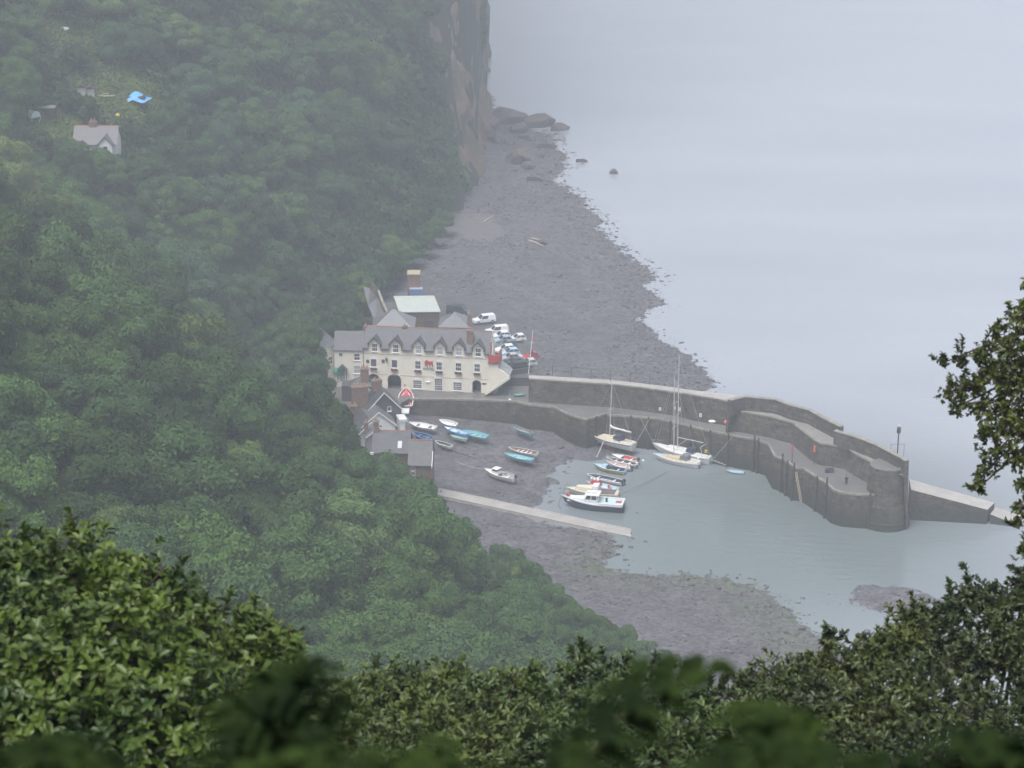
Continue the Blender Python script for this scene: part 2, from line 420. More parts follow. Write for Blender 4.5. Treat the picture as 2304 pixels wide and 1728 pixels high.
specs = [(1, 5., 1.0, 0), (2, 5., 1.2, 0), (3, 5., .9, 0), (4, 5., 1.4, 0), (5, 5., 1.1, 0), (6, 5., 1.0, 0), (7, 5., 1.3, 1)]
for sd, R, tall, con in specs:
    V, Fc = crown_mesh(sd, R, tall, n=23000, leaf=.175, conic=bool(con))
    co = mesh_obj('crown', V, Fc, M_LEAF); tm = trunk_mb(sd, R, 4.0).build('trunk', M_BARK)
    VARS.append((co.data, tm.data, R, tall)); bpy.data.objects.remove(co); bpy.data.objects.remove(tm)

def hit_hill(u, v, tmax=700, jit=0.0):
    d = ray(u, v); ts = np.arange(150, tmax, 1.0) + jit
    P = np.array([[d.x*t, d.y*t, CAMH + d.z*t] for t in ts]); h = hgrid(P[:, 0], P[:, 1])
    k = np.where(P[:, 2] < h)[0]
    return P[k[0]] if len(k) else None
# where woodland stands, as outline of the real slope seen from the path
def inpoly(x, y, P):
    c = False; n = len(P)
    for i in range(n):
        ax, ay = P[i]; bx, by = P[(i+1) % n]
        if (ay > y) != (by > y) and x < (bx-ax)*(y-ay)/(by-ay) + ax: c = not c
    return c
WOODS = [(-400, -200), (1040, -200), (1015, 60), (1000, 250), (1010, 330), (1015, 420), (965, 510), (935, 590), (912, 635), (800, 660), (745, 690), (725, 715), (722, 790), (745, 855), (775, 935),
         (805, 985), (870, 998), (925, 1045), (985, 1085), (1040, 1120), (1100, 1175), (1180, 1255), (1250, 1330), (1320, 1390), (1430, 1430), (1520, 1490), (1560, 1900), (-400, 1900)]
GAPS = [  # open ground: (u, v, ru, rv)
    (150, 60, 80, 34), (245, 165, 85, 36), (300, 222, 75, 22), (215, 300, 48, 46), (118, 262, 62, 22), (230, 270, 50, 14), (830, 690, 26, 60)]
def tree_ok(x, y, g, R, tall):
    u, v, f = PX((x, y, g + 4*R/5 + R*.3)); r = R*FPX/f
    if not (-r*1.3 < u < 2400 and -r*1.5 < v < 1800): return False
    for a in range(8):
        if not inpoly(u + r*.88*math.cos(a*.785), v + r*.8*math.sin(a*.785), WOODS): return False
    for (gu, gv, ru, rv) in GAPS:
        if ((u-gu)/(ru + r*.7))**2 + ((v-gv)/(rv + r*.8))**2 < 1: return False
    return True
rs = random.Random(11); TREES = []
cand = []
for k in range(16000):
    y = rs.uniform(200, 620); x = rs.uniform(-.24*y - 12, 30)
    cand.append((x, y))
CX = np.array(cand); CH = hill_h(CX[:, 0], CX[:, 1]); TOE = np.interp(CX[:, 1], _toe[:, 0], _toe[:, 1])
# slope facing test: keep crowns that are in sight (their line of sight clears the slope in front)
def visible(x, y, z):
    for t in (.97, .94, .9, .85, .8, .72, .62):
        if hill_h(np.array([x*t]), np.array([y*t]))[0] > CAMH + (z-CAMH)*t + 1: return False
    return True
order = list(range(len(cand)))
def try_tree(x, y, g, R):
    for (a, b, c, q, *_ ) in TREES:
        if (a-x)**2 + (b-y)**2 + .35*(c-g)**2 < (.70*(R+q))**2: return False
    return True
for i in order:
    x, y = cand[i]; g = float(CH[i]); toe = float(TOE[i])
    if x > toe - 1 or y > 566: continue
    R = rs.choice([4.6, 5.2, 5.8, 6.4, 7.0, 7.8]) if y < 420 else rs.choice([4.4, 5.0, 5.8, 6.6])
    if toe - x < 9: R = min(R, rs.choice([2.6, 3.2, 3.8]))
    if not tree_ok(x, y, g, R, 1): 
        R = 2.6
        if not tree_ok(x, y, g, R, 1): continue
    if not try_tree(x, y, g, R): continue
    if not visible(x, y, g + 4*R/5 + R): continue
    TREES.append((x, y, g, R))
HAND = [(682, 770, 384, 3.6), (705, 838, 376, 3.4), (664, 838, 372, 4.4), (716, 905, 368, 3.6), (742, 955, 362, 3.4), (690, 985, 356, 4.8), (676, 712, 405, 3.6), (640, 770, 392, 4.6), (779, 1000, 356, 2.8), (838, 1050, 346, 3.2),
        (905, 1100, 338, 3.2), (775, 1060, 344, 4.4), (640, 900, 368, 4.6)]
_cy = float(hit_hill(213, 345)[1]); HAND += [(168, 352, _cy-9, 4.2), (228, 374, _cy-10, 4.2)]
HT = []
for (u, v, y, R) in HAND:
    d = ray(u, v); t = y/d.y; x = d.x*t; zc_ = CAMH + d.z*t; HT.append((x, y, zc_ - R*1.1, R))
for (u, v, R) in [(742, 735, 3.4), (772, 708, 3.6), (800, 676, 3.2), (812, 645, 3.2), (758, 668, 4.2), (730, 700, 4.0), (790, 640, 4.0), (840, 618, 3.2), (868, 596, 3.2), (898, 582, 2.8), (922, 556, 2.6), (880, 560, 3.6), (950, 536, 2.5), (974, 512, 2.5), (998, 486, 2.4), (1140, 1262, 3.2), (1190, 1305, 3.2), (1240, 1350, 3.2), (1292, 1392, 3.0), (1342, 1422, 3.0), (1392, 1446, 3.0), (1440, 1468, 2.8), (1484, 1494, 2.8)]:
    d = ray(u, v); t = (5 + 1.25*R - CAMH)/d.z; HT.append((d.x*t, d.y*t, 5 + 1.25*R - R*1.1, R))
TREES = [t for t in TREES if all((t[0]-h[0])**2 + (t[1]-h[1])**2 > (.55*(t[3]+h[3]))**2 for h in HT)]
print('TREES', len(TREES))
# keep the 288 that show largest; the rest is a far-off wood, built as one mass below
TREES.sort(key=lambda t: -t[3]/PX(t)[2]); TREES = HT + TREES
print('REST', len(TREES)-288, [sum(1 for t in TREES[:288] if a<=t[1]<a+50) for a in range(200,650,50)], [sum(1 for t in TREES[288:] if a<=t[1]<a+50) for a in range(200,650,50)]); REST = TREES[288:]; TREES = TREES[:288]
TONES = [('dark green', (.030, .066, .018)), ('deep green', (.044, .094, .024)), ('mid green', (.061, .124, .030)), ('blue green', (.048, .104, .038)),
         ('olive green', (.078, .115, .028)), ('pale green', (.096, .160, .044)), ('yellow green', (.122, .172, .036))]
TW = [3, 6.5, 8, 2.5, 1.0, 1.6, .2]
BANDS = [(-300, 90, 'along the top edge of the slope'), (90, 170, 'above the grass clearing'), (170, 235, 'level with the blue tarpaulin'), (235, 310, 'level with the lone cottage roof'),
         (310, 380, 'just below the lone cottage'), (380, 450, 'in the upper middle of the wood'), (450, 520, 'level with the foot of the cliff'),
         (520, 590, 'between cliff foot and boat shed level'), (590, 660, 'level with the pale shed roof'), (660, 730, 'just above hotel roof level'),
         (730, 800, 'level with the hotel dormers'), (800, 870, 'level with the hotel doors'), (870, 940, 'level with the brick chimneys'),
         (940, 1010, 'level with the beached rowing boats'), (1010, 1090, 'level with the slate harbour roofs'), (1090, 1170, 'level with the causeway'),
         (1170, 1260, 'just below causeway level'), (1260, 1360, 'level with the weedy shingle'), (1360, 1460, 'low beside the shingle beach'), (1460, 1900, 'at the very bottom of the slope')]
ORD = ['first', 'second', 'third', 'fourth', 'fifth', 'sixth', 'seventh', 'eighth', 'ninth', 'tenth', 'eleventh', 'twelfth', 'thirteenth', 'fourteenth',
       'fifteenth', 'sixteenth', 'seventeenth', 'eighteenth', 'nineteenth', 'twentieth', 'twenty-first', 'twenty-second', 'twenty-third', 'twenty-fourth',
       'twenty-fifth', 'twenty-sixth', 'twenty-seventh', 'twenty-eighth', 'twenty-ninth', 'thirtieth', 'thirty-first', 'thirty-second', 'thirty-third', 'thirty-fourth', 'thirty-fifth']
rows = {}
for t in TREES:
    u, v, f = PX((t[0], t[1], t[2] + 4*t[3]/5 + t[3]*.3))
    b = next(i for i, B in enumerate(BANDS) if B[0] <= v < B[1] or i == len(BANDS)-1)
    rows.setdefault(b, []).append((u, t))
def add_tree(x, y, g, R, vi, tone, label, rz, k):
    crown, trunk, R0, tall = VARS[vi]; sc = R/R0
    nm = 'conifer_tree' if vi == 6 else 'broadleaf_tree'
    base = 4*sc
    root = thing(nm, label, 'tree', (x, y, g - .3), 0, 'trees on the wooded slope')
    co = bpy.data.objects.new('crown', crown); COL.objects.link(co); co.parent = root
    co.location = (0, 0, base); co.rotation_euler = (0, 0, rz); co.scale = (sc, sc, sc*k)
    j = rs.uniform(.88, 1.12); co.color = (tone[0]*j, tone[1]*j, tone[2]*j*rs.uniform(.8, 1.2), 1)
    tr = bpy.data.objects.new('trunk', trunk); COL.objects.link(tr); tr.parent = root
    gap = max(0, g - ground_pt(x, y)); tr.location = (0, 0, base); tr.scale = (sc, sc, sc*(1 + gap/(6*sc)))
    return root
for b, L_ in sorted(rows.items()):
    L_.sort(key=lambda q: q[0])
    for n_, (u, (x, y, g, R)) in enumerate(L_):
        ti = rs.choices(range(7), TW)[0]; vi = rs.choices(range(7), [3, 3, 3, 1.2, 3, 3, .25 if PX((x,y,g))[1] < 600 else 0])[0]
        k = rs.uniform(.85, 1.15)
        size = 'small' if R < 3.4 else 'broad' if R > 5.6 else ('tall' if vi == 3 else 'round')
        shp = 'pointed conifer' if vi == 6 else size + ' tree'
        lab = '%s %s, %s from left %s' % (TONES[ti][0], shp, ORD[min(n_, len(ORD)-1)], BANDS[b][2])
        add_tree(x, y, g, R, vi, TONES[ti][1], lab, rs.uniform(0, 6.28), k)

# undergrowth that covers the slope between and below the trees, and ivy on the cliff: uncountable
def undergrowth():
    r = np.random.RandomState(5)
    # sample by area of the slope surface
    P = []; Nn = []
    n = 1100000
    y = r.uniform(205, 640, n); x = r.uniform(-.235*y - 10, 26)
    toe = np.interp(y, _toe[:, 0], _toe[:, 1]); keep = x < toe - .3; x = x[keep]; y = y[keep]
    e = 1.; h = hgrid(x, y); hx = (hgrid(x+e, y)-h)/e; hy = (hgrid(x, y+e)-h)/e
    ar = np.sqrt(1 + hx**2 + hy**2); pr = np.minimum(ar/4.0, 1); k = r.rand(len(x)) < pr
    x, y, h, hx, hy, ar = [q[k] for q in (x, y, h, hx, hy, ar)]
    N_ = np.stack([-hx, -hy, np.ones_like(hx)], -1); N_ /= np.linalg.norm(N_, axis=1)[:, None]
    bump = fbm(x*.35, y*.35 + h*.3, 3)
    C = np.stack([x, y, h], -1) + N_*(np.clip(bump[:, None]*1.5-.25, 0, 1)*np.interp(y, [200, 430, 500], [1.2, 1.6, 4.0])[:, None])
    u, v, f = PXA(C); wood = np.ones(len(u), bool)
    # bare rock on the seaward cliff face
    bare = (y > 592) & (fbm(y*.05 + 5, h*.03, 3) + np.clip((x + 26)/30, 0, .5)*(1.15) + np.clip((70-h)/300, 0, .2) > .74)
    inside = np.array([inpoly(a, b, WOODS + []) for a, b in zip(u, v)])
    open_ = np.zeros(len(u), bool)
    for (gu, gv, ru, rv) in GAPS[:7]: open_ |= ((u-gu)/(ru*1.1))**2 + ((v-gv-rv*.4)/(rv*1.7))**2 < 1
    vis = (u > -80) & (v > -120) & (f > 0) & (v < 1760)
    toe = np.interp(y, _toe[:, 0], _toe[:, 1])
    ok = vis & ~bare & ~(open_) & (y < 560) & (inside | (y > 440))
    C = C[ok]; N_ = N_[ok]
    V = leaf_cards(r, C, N_ + np.array([0, 0, .4]), .50, jitter=.5)
    M = mat('undergrowth foliage', (.036, .086, .025), rough=.85, noise=.5, nscale=.16, transl=.12, spec=.2, col2=(.058, .115, .034))
    o = mesh_obj('undergrowth', V, cards_faces(len(C)), M)
    tag(o, 'dark green bushes and ivy covering the slope between the trees', 'undergrowth', kind='stuff')
    print('UNDER', len(C))
undergrowth()
# the far remainder of the wood
if REST:
    r = np.random.RandomState(3); Vs = []; Fs = []; k = 0
    for (x, y, g, R) in REST:
        V, Fc = crown_mesh(int(r.randint(1000)), R, r.uniform(.85, 1.2), n=2200, leaf=.55, npuff=26)
        V = V + np.array([x, y, g - .3 + 4*R/5]); Vs.append(V); Fs.append(Fc + k); k += len(V)
    o = mesh_obj('woodland', np.concatenate(Vs), np.concatenate(Fs), mat('far wood foliage', (.045, .085, .03), rough=.8, noise=.45, nscale=.12, transl=.15, spec=.2))
    tag(o, 'mass of small far trees and scrub filling the wooded slope', 'woodland', kind='stuff')

# grass of the hillside clearings
def clearings():
    r = np.random.RandomState(9); C = []
    for (gu, gv, ru, rv) in GAPS[:5]:
        # centre on the slope: march along the sight line
        for k in range(5200):
            a = r.uniform(0, 6.28); q = math.sqrt(r.rand())
            u = gu + ru*1.25*q*math.cos(a); v = gv + rv*.4 + rv*1.9*q*math.sin(a)
            p = hit_hill(u, v, 700, -r.rand())
            if p is not None: C.append(p)
    C = np.array(C); 
    V = leaf_cards(r, C + np.array([0, 0, .35]), np.tile(np.array([0, -.3, 1.]), (len(C), 1)), .42, jitter=.5)
    M = mat('clearing grass', (.13, .18, .05), rough=.9, noise=.5, nscale=.15, col2=(.08, .12, .04), transl=.1, spec=.2)
    tag(mesh_obj('grass', V, cards_faces(len(C)), M), 'rough pale grass in the clearings high on the slope', 'grass', kind='stuff')
clearings()
# ------------------------------------------------------------------ quay, breakwater, causeway, rocks
def stone_mat(name, c1, c2, weed=(.038, .042, .03), z0=1.2, z1=4.2, mortar=(.06, .058, .05)):
    m = mat(name, c1, rough=.85, brick=(1.0, c2, mortar, .7, .32), noise=.85, nscale=.75, bump=.15, bscale=1.5, detail=10)
    nt = m.node_tree; N = nt.nodes; L = nt.links; b = N['Principled BSDF']
    src = b.inputs['Base Color'].links[0].from_socket
    ge = N.new('ShaderNodeNewGeometry'); sx = N.new('ShaderNodeSeparateXYZ'); L.new(ge.outputs['Position'], sx.inputs[0])
    nz = N.new('ShaderNodeTexNoise'); nz.inputs['Scale'].default_value = .35; nz.inputs['Detail'].default_value = 6; L.new(ge.outputs['Position'], nz.inputs['Vector'])
    ad = N.new('ShaderNodeMath'); ad.operation = 'MULTIPLY_ADD'; ad.inputs[1].default_value = 5.0; L.new(nz.outputs['Fac'], ad.inputs[0]); L.new(sx.outputs[2], ad.inputs[2])
    mr = N.new('ShaderNodeMapRange'); mr.inputs['From Min'].default_value = z0+2.5; mr.inputs['From Max'].default_value = z1+2.5
    mr.inputs['To Min'].default_value = 1; mr.inputs['To Max'].default_value = 0; L.new(ad.outputs[0], mr.inputs['Value'])
    mx = N.new('ShaderNodeMix'); mx.data_type = 'RGBA'; L.new(mr.outputs[0], mx.inputs['Factor']); L.new(src, mx.inputs['A']); mx.inputs['B'].default_value = (*weed, 1)
    L.new(mx.outputs['Result'], b.inputs['Base Color']); return m
M_STONE = stone_mat('quay stone', (.125, .102, .072), (.07, .058, .042), mortar=(.04,.036,.028))
M_STONE2 = stone_mat('upper wall stone', (.125, .106, .080), (.075, .064, .05), z0=-9, z1=-6, mortar=(.04,.036,.03))
M_DECK = mat('wet paving', (.17, .165, .16), rough=.38, noise=.4, nscale=.25, bump=.01, bscale=2, col2=(.12, .115, .11))
M_COPE = mat('coping stone', (.24, .225, .19), rough=.6, noise=.5, nscale=1.2)
M_CONC = mat('pale concrete', (.36, .34, .32), rough=.55, noise=.22, nscale=.4, bump=.01, bscale=2)
M_IRON = mat('dark iron', (.05, .05, .055), rough=.6, metal=.3)
M_TIMB = mat('fender timber', (.06, .05, .04), rough=.9, noise=.3, nscale=2)
M_WHITE = mat('white paint', (.78, .78, .76), rough=.45)
M_RED = mat('red paint', (.46, .05, .05), rough=.45)
M_ORANGE = mat('orange plastic', (.85, .16, .07), rough=.4)

def offset(P, d):
    """shift a polyline sideways (to its right when walking along it)"""
    out = []
    for i in range(len(P)):
        a = P[max(i-1, 0)]; b = P[min(i+1, len(P)-1)]; t = Vector((b.x-a.x, b.y-a.y)).normalized()
        out.append(Vector((P[i].x + t.y*d, P[i].y - t.x*d, P[i].z)))
    return out
def strip(A, B, name, m, parent, **k):
    """ribbon between two polylines with the same number of points"""
    V = list(A) + list(B); n = len(A)
    return mesh_obj(name, V, [(i, i+1, n+i+1, n+i) for i in range(n-1)], m, parent, world=True, **k)
def resample(P, n):
    d = [0]
    for a, b in zip(P, P[1:]): d.append(d[-1] + (b-a).length)
    out = []
    for k in range(n):
        t = d[-1]*k/(n-1); i = max(j for j in range(len(d)) if d[j] <= t + 1e-9); i = min(i, len(P)-2)
        out.append(P[i].lerp(P[i+1], (t-d[i])/max(d[i+1]-d[i], 1e-9)))
    return out
Z1, Z2, Z3 = 6.0, 9.8, 12.3
E1 = [W(u, v, Z1) for u, v in [(922,897),(1000,897),(1100,900),(1161,903),(1190,910),(1245,915),(1275,930),(1298,938),(1320,943),(1345,936),(1362,931),(1378,933),
      (1430,937),(1480,941),(1534,953),(1580,965),(1629,975),(1665,982),(1696,987),(1728,998),(1743,1026),(1763,1033),(1790,1052),(1809,1054),(1835,1071),(1861,1088),(1875,1101),(1895,1108),(1936,1112),(1988,1113),(2002,1111)]]
SEA = [W(u, v, Z3) for u, v in [(1120,815),(1200,836),(1300,842),(1420,852),(1500,862),(1560,877),(1640,888),(1676,889),(1745,896),(1779,908),(1821,918),(1862,940),(1898,958),(1920,976),(1975,997),(2010,1016),(2036,1032)]]
# lower quay: solid with battered harbour face
q = thing('stone_quay', 'long weedy stone quay that curves round the harbour below the hotel', 'quay', tuple(E1[3]))
foot = [Vector((p.x, p.y, -2.5)) for p in offset(E1, .35)]
mid = [Vector((p.x, p.y, Z1-.3)) for p in offset(E1, .05)]
strip(foot, mid, 'harbour_wall', M_STONE, q)
back = [Vector((p.x, p.y, Z1)) for p in resample(offset(SEA, -1.2), len(E1))]
strip(E1, back, 'quay_deck', M_DECK, q)
c0 = offset(E1, .10); c1 = offset(E1, -.28)
mb = MB()
for i in range(len(E1)-1):
    a, b, c, d = c0[i], c0[i+1], c1[i+1], c1[i]
    up = Vector((0, 0, .06)); dn = Vector((0, 0, -.3))
    mb.add([a+up, b+up, c+up, d+up, a+dn, b+dn, c+dn, d+dn], [(0,1,2,3), (0,4,5,1), (3,2,6,7)])
mb.build('coping', M_COPE, q, world=True)
seaface = [Vector((p.x, p.y, -2.5)) for p in offset(SEA, -.2)]
strip([Vector((p.x, p.y, Z1)) for p in SEA], seaface, 'sea_wall_face', M_STONE, q)
# end steps ledges
TUR = W(2012, 1075, Z1)
# upper walk with its wall: first the plain stretch by the hotel, then the widened one
T1 = [W(u, v, 10.4) for u, v in [(1190,852),(1281,858),(1378,864),(1440,871),(1498,879),(1560,888),(1600,895),(1641,903)]]
u1 = thing('sea_wall', 'straight high stone wall with a pale walkway on top behind the quay', 'wall', tuple(T1[0]))
T1b = [W(u, v, 10.4) for u, v in [(1190,844),(1281,849),(1378,855),(1440,862),(1498,869),(1560,878),(1612,884),(1676,890)]]
strip([Vector((p.x, p.y, Z1-.5)) for p in offset(T1, .3)], T1, 'wall_face', M_STONE2, u1)
strip(T1, T1b, 'walkway', M_CONC, u1)
strip(T1b, [Vector((p.x, p.y, -2)) for p in offset(T1b, -.5)], 'seaward_face', M_STONE, u1)
mb = MB()
for A, s_ in ((T1, .12),):
    o_ = offset(A, s_); i_ = offset(A, -.22)
    for k in range(len(A)-1):
        up = Vector((0, 0, .05)); dn = Vector((0, 0, -.22))
        mb.add([o_[k]+up, o_[k+1]+up, i_[k+1]+up, i_[k]+up, o_[k]+dn, o_[k+1]+dn], [(0,1,2,3), (0,4,5,1)])
mb.build('coping', M_COPE, u1, world=True)
T2 = [W(u, v, Z2) for u, v in [(1636,921),(1682,928),(1736,938),(1761,945),(1782,950),(1793,959),(1810,972),(1831,989),(1848,998),(1872,1001),(1906,1008),(1929,1023),(1956,1037),(1984,1051),(1999,1062)]]
P2 = [W(u, v, Z3) for u, v in [(1643,902),(1676,894),(1744,900),(1777,913),(1818,923),(1858,945),(1890,961),(1876,970),(1913,981),(1943,991),(1970,1002),(1991,1013),(2008,1022),(2024,1030),(2036,1038)]]
u2 = thing('upper_terrace', 'curving upper stone terrace with wet pale floor and parapet on the sea side', 'terrace', tuple(T2[0]))
strip([Vector((p.x, p.y, Z1-.5)) for p in offset(T2, .35)], T2, 'terrace_wall', M_STONE2, u2)
P2n = resample(P2, 40); T2n = resample(T2, 40)
strip(T2n, [Vector((p.x, p.y, Z2)) for p in P2n], 'terrace_floor', mat('wet pale paving', (.30, .285, .28), rough=.3, noise=.35, nscale=.22, col2=(.2, .19, .17)), u2)
for nm, seg in (('parapet', P2[:7]), ('parapet', P2[7:])):
    A = offset(seg, 0); B_ = offset(seg, -.75); n = len(A)
    V = [Vector((p.x, p.y, Z2-.4)) for p in A] + list(A) + list(B_) + [Vector((p.x, p.y, -2.5)) for p in offset(seg, -1.3)]
    F = []
    for i in range(n-1):
        for r in range(3): F.append((r*n+i, r*n+i+1, (r+1)*n+i+1, (r+1)*n+i))
    F += [(0, n, 2*n, 3*n), (n-1, 2*n-1, 3*n-1, 4*n-1)]
    o = mesh_obj(nm, V, F, M_STONE2, u2, world=True)
    cp = MB(); o_ = offset(seg, .08); i_ = offset(seg, -.83)
    for k in range(n-1):
        up = Vector((0, 0, .10)); dn = Vector((0, 0, -.04))
        cp.add([o_[k]+up, o_[k+1]+up, i_[k+1]+up, i_[k]+up, o_[k]+dn, o_[k+1]+dn, i_[k+1]+dn, i_[k]+dn], [(0,1,2,3), (0,4,5,1), (3,2,6,7)])
    c = cp.build('coping', M_COPE, o, world=False); c.matrix_parent_inverse = rootm(u2).inverted() @ Matrix.Identity(4)
    c.parent = o; c.matrix_parent_inverse = (rootm(u2)@rootm(u2).inverted()).inverted()
# copings under floor edge
mb = MB(); o_ = offset(T2, .1); i_ = offset(T2, -.35)
for k in range(len(T2)-1):
    up = Vector((0, 0, .06)); dn = Vector((0, 0, -.2))
    mb.add([o_[k]+up, o_[k+1]+up, i_[k+1]+up, i_[k]+up, o_[k]+dn, o_[k+1]+dn], [(0,1,2,3), (0,4,5,1)])
mb.build('coping', M_COPE, u2, world=True)
# round end tower
tw = thing('pier_head_tower', 'round battered stone tower at the seaward tip of the quay', 'tower', (0, 0, 0))
ZT = 10.4; tc_ = Vector((62.0, 354.4, 0)); tw.location = tc_
mb = MB(); mb.lathe([(4.3, -2.5), (4.0, 1.2), (3.85, 1.3), (3.5, 4.0), (3.42, 4.1), (3.15, 8.0), (2.95, ZT-.1)], n=32); mb.build('tower_body', M_STONE, tw)
mb = MB(); mb.lathe([(2.97, ZT-.1), (2.97, ZT+.06), (2.4, ZT+.07)], n=32); mb.build('tower_deck', M_DECK, tw)
mb = MB()
for k in range(5): mb.box(-2.3+k*.9, -1.9+k*.9, -2.95+abs(k-2)*.25, -2.6+abs(k-2)*.25, ZT+.08, ZT+.26)
mb.build('rim_stone', M_COPE, tw)
# harbour light on the tower: post and lamp
p = W(2022, 1056, Z2)
lp = thing('harbour_light', 'dark harbour light post rising above the parapet at the pier tip', 'beacon', (p.x, p.y+2.0, Z2+.05))
MB().tube([(0, 0, 0), (0, 0, 5.6)], .10, 8).build('pole', M_IRON, lp)
MB().lathe([(.12, 5.5), (.34, 5.62), (.30, 6.3), (.42, 6.4), (.1, 6.75)], n=10).build('lantern', M_IRON, lp)
MB().lathe([(.10, 6.75), (.14, 6.9), (.05, 7.1)], n=8).build('lamp_glass', M_WHITE, lp)
mb = MB()
for dx in (-1.1, 1.1): mb.tube([(dx, .3, 0), (dx, .3, 3.6)], .03, 5)
mb.tube([(-1.1, .3, 3.5), (1.1, .3, 3.5)], .03, 5); mb.build('guard_rail', M_IRON, lp)
# breakwater ramp beyond the tower
A = [W(2046, 1078, 5.4), W(2238, 1131, 2.6)]; B_ = [W(2050, 1102, 5.4), W(2222, 1147, 2.6)]
br = thing('breakwater', 'sloping concrete breakwater running out from the pier tip', 'breakwater', tuple(B_[0]))
def ramp(a0, a1, b1, b0, nm):
    V = [a0, a1, b1, b0] + [Vector((p.x, p.y, -2.5)) for p in (a0, a1, b1, b0)]
    o = mesh_obj(nm, V, [(4,5,1,0), (5,6,2,1), (6,7,3,2), (7,4,0,3)], M_STONE, br, world=True)
    mesh_obj(nm + '_top', [v + Vector((0, 0, .004)) for v in V[:4]], [(0, 3, 2, 1)], M_CONC, br, world=True)
ramp(A[0], A[1], B_[1], B_[0], 'ramp')
ramp(W(2240, 1141, 1.7), W(2312, 1163, .35), W(2290, 1182, .35), W(2228, 1157, 1.7), 'lower_ramp')
# railing on the straight wall
rl = thing('railing', 'thin iron railing of six posts on the straight sea wall', 'railing', tuple(W(1243, 846, 10.4)))
base = [W(u, v, 10.4) for u, v in [(1243,847),(1286,850),(1330,854),(1374,858),(1418,861),(1462,866)]]
for b_ in base: MB().tube([b_, b_ + Vector((0, 0, 2.1))], .05, 6).build('post', M_IRON, rl, world=True)
for h in (1.15, 2.0): MB().tube([b_ + Vector((0, 0, h)) for b_ in base], .025, 5).build('rail', M_IRON, rl, world=True)
# fender timbers and ladders against the harbour wall
def on_edge(u):
    """point on the quay edge whose pixel column is u, and the outward direction there"""
    for a, b in zip(E1, E1[1:]):
        ua, ub = PX(a)[0], PX(b)[0]
        if ua <= u <= ub:
            p = a.lerp(b, (u-ua)/(ub-ua)); t = Vector((b.x-a.x, b.y-a.y)).normalized(); return p, Vector((t.y, -t.x, 0))
FT = [(1700, .9), (1709, .5), (1764, 1.1), (1775, .5), (1790, .9), (1842, .4), (1864, 1.4), (1958, .9), (1972, .9), (1640, .2), (1600, .2), (1556, .3), (1510, .2), (1460, .2), (1420, .2), (1340, .2)]
for i, (u, up) in enumerate(FT):
    p, o_ = on_edge(u)
    t = thing('fender_post', 'dark timber fender post on the quay wall, %s from the tip' % ORD[sorted([-x[0] for x in FT]).index(-u)], 'post', tuple(p + o_*.3), 0, 'timber fender posts along the quay wall')
    MB().tube([p + o_*.6 + Vector((0, 0, -Z1-1)), p + o_*.25 + Vector((0, 0, up))], .17, 6).build('post_timber', M_TIMB, t, world=True)
    MB().tube([p + o_*.55 + Vector((0, 0, -2.2)), p + o_*.50 + Vector((0, 0, -2.0))], .24, 6).build('iron_strap', M_IRON, t, world=True)
p, o_ = on_edge(1797)
ld = thing('boat_ladder', 'long pale pole ladder leaning down the quay wall into the water', 'ladder', tuple(p))
a = W(1791, 1062, 5.9); b = W(1802, 1127, 1.2)
for s_ in (-.13, .13): MB().tube([a + Vector((s_, 0, 0)), b + Vector((s_, -.3, 0))], .05, 5).build('rail', mat('pale spar', (.5, .42, .3), rough=.6), ld, world=True)
mb = MB()
for k in range(12):
    c = a.lerp(b + Vector((0, -.3, 0)), (k+.5)/12); mb.tube([c + Vector((-.13, 0, 0)), c + Vector((.13, 0, 0))], .025, 4)
mb.build('rungs', MATS['pale spar'], ld, world=True)
# causeway (slipway) at the harbour mouth
cw = thing('causeway', 'long pale concrete slipway sloping into the water at the harbour mouth', 'slipway', tuple(W(1000, 1110, 3.6)))
zs = [4.2, 3.3, 2.2, 1.1, .45, .02]; us = [960, 1060, 1170, 1290, 1360, 1420]
for i_ in range(6):
    z_ = zs[i_]
    for _ in range(5): q_ = W(us[i_], 1101 + (us[i_]-960)*.215, z_); z_ = .5*z_ + .5*(max(bz(q_.x, q_.y), 0) + .38)
    zs[i_] = z_
zs[-1] = .02; zs[-2] = min(zs[-2], .3)
up_ = [W(u, 1094 + (u-960)*.2135, z) for u, z in zip(us, zs)]
lo_ = [W(u, 1108 + (u-960)*.2165, z) for u, z in zip(us, zs)]
strip(lo_, up_, 'ramp_surface', M_CONC, cw)
mb = MB()
for L_ in (up_, lo_):
    for k in range(len(L_)-1):
        a, b = L_[k], L_[k+1]; n_ = Vector((0, .22 if L_ is up_ else -.22, 0)); h = Vector((0, 0, .10)); dn = Vector((0, 0, -2.2))
        mb.add([a, b, b+n_, a+n_, a+h, b+h, b+n_+h, a+n_+h, a+n_+dn, b+n_+dn], [(4,5,6,7), (0,1,5,4), (3,2,6,7), (7,6,9,8)])
mb.build('kerb', mat('causeway kerb', (.42, .40, .37), rough=.6, noise=.2, nscale=1), cw, world=True)

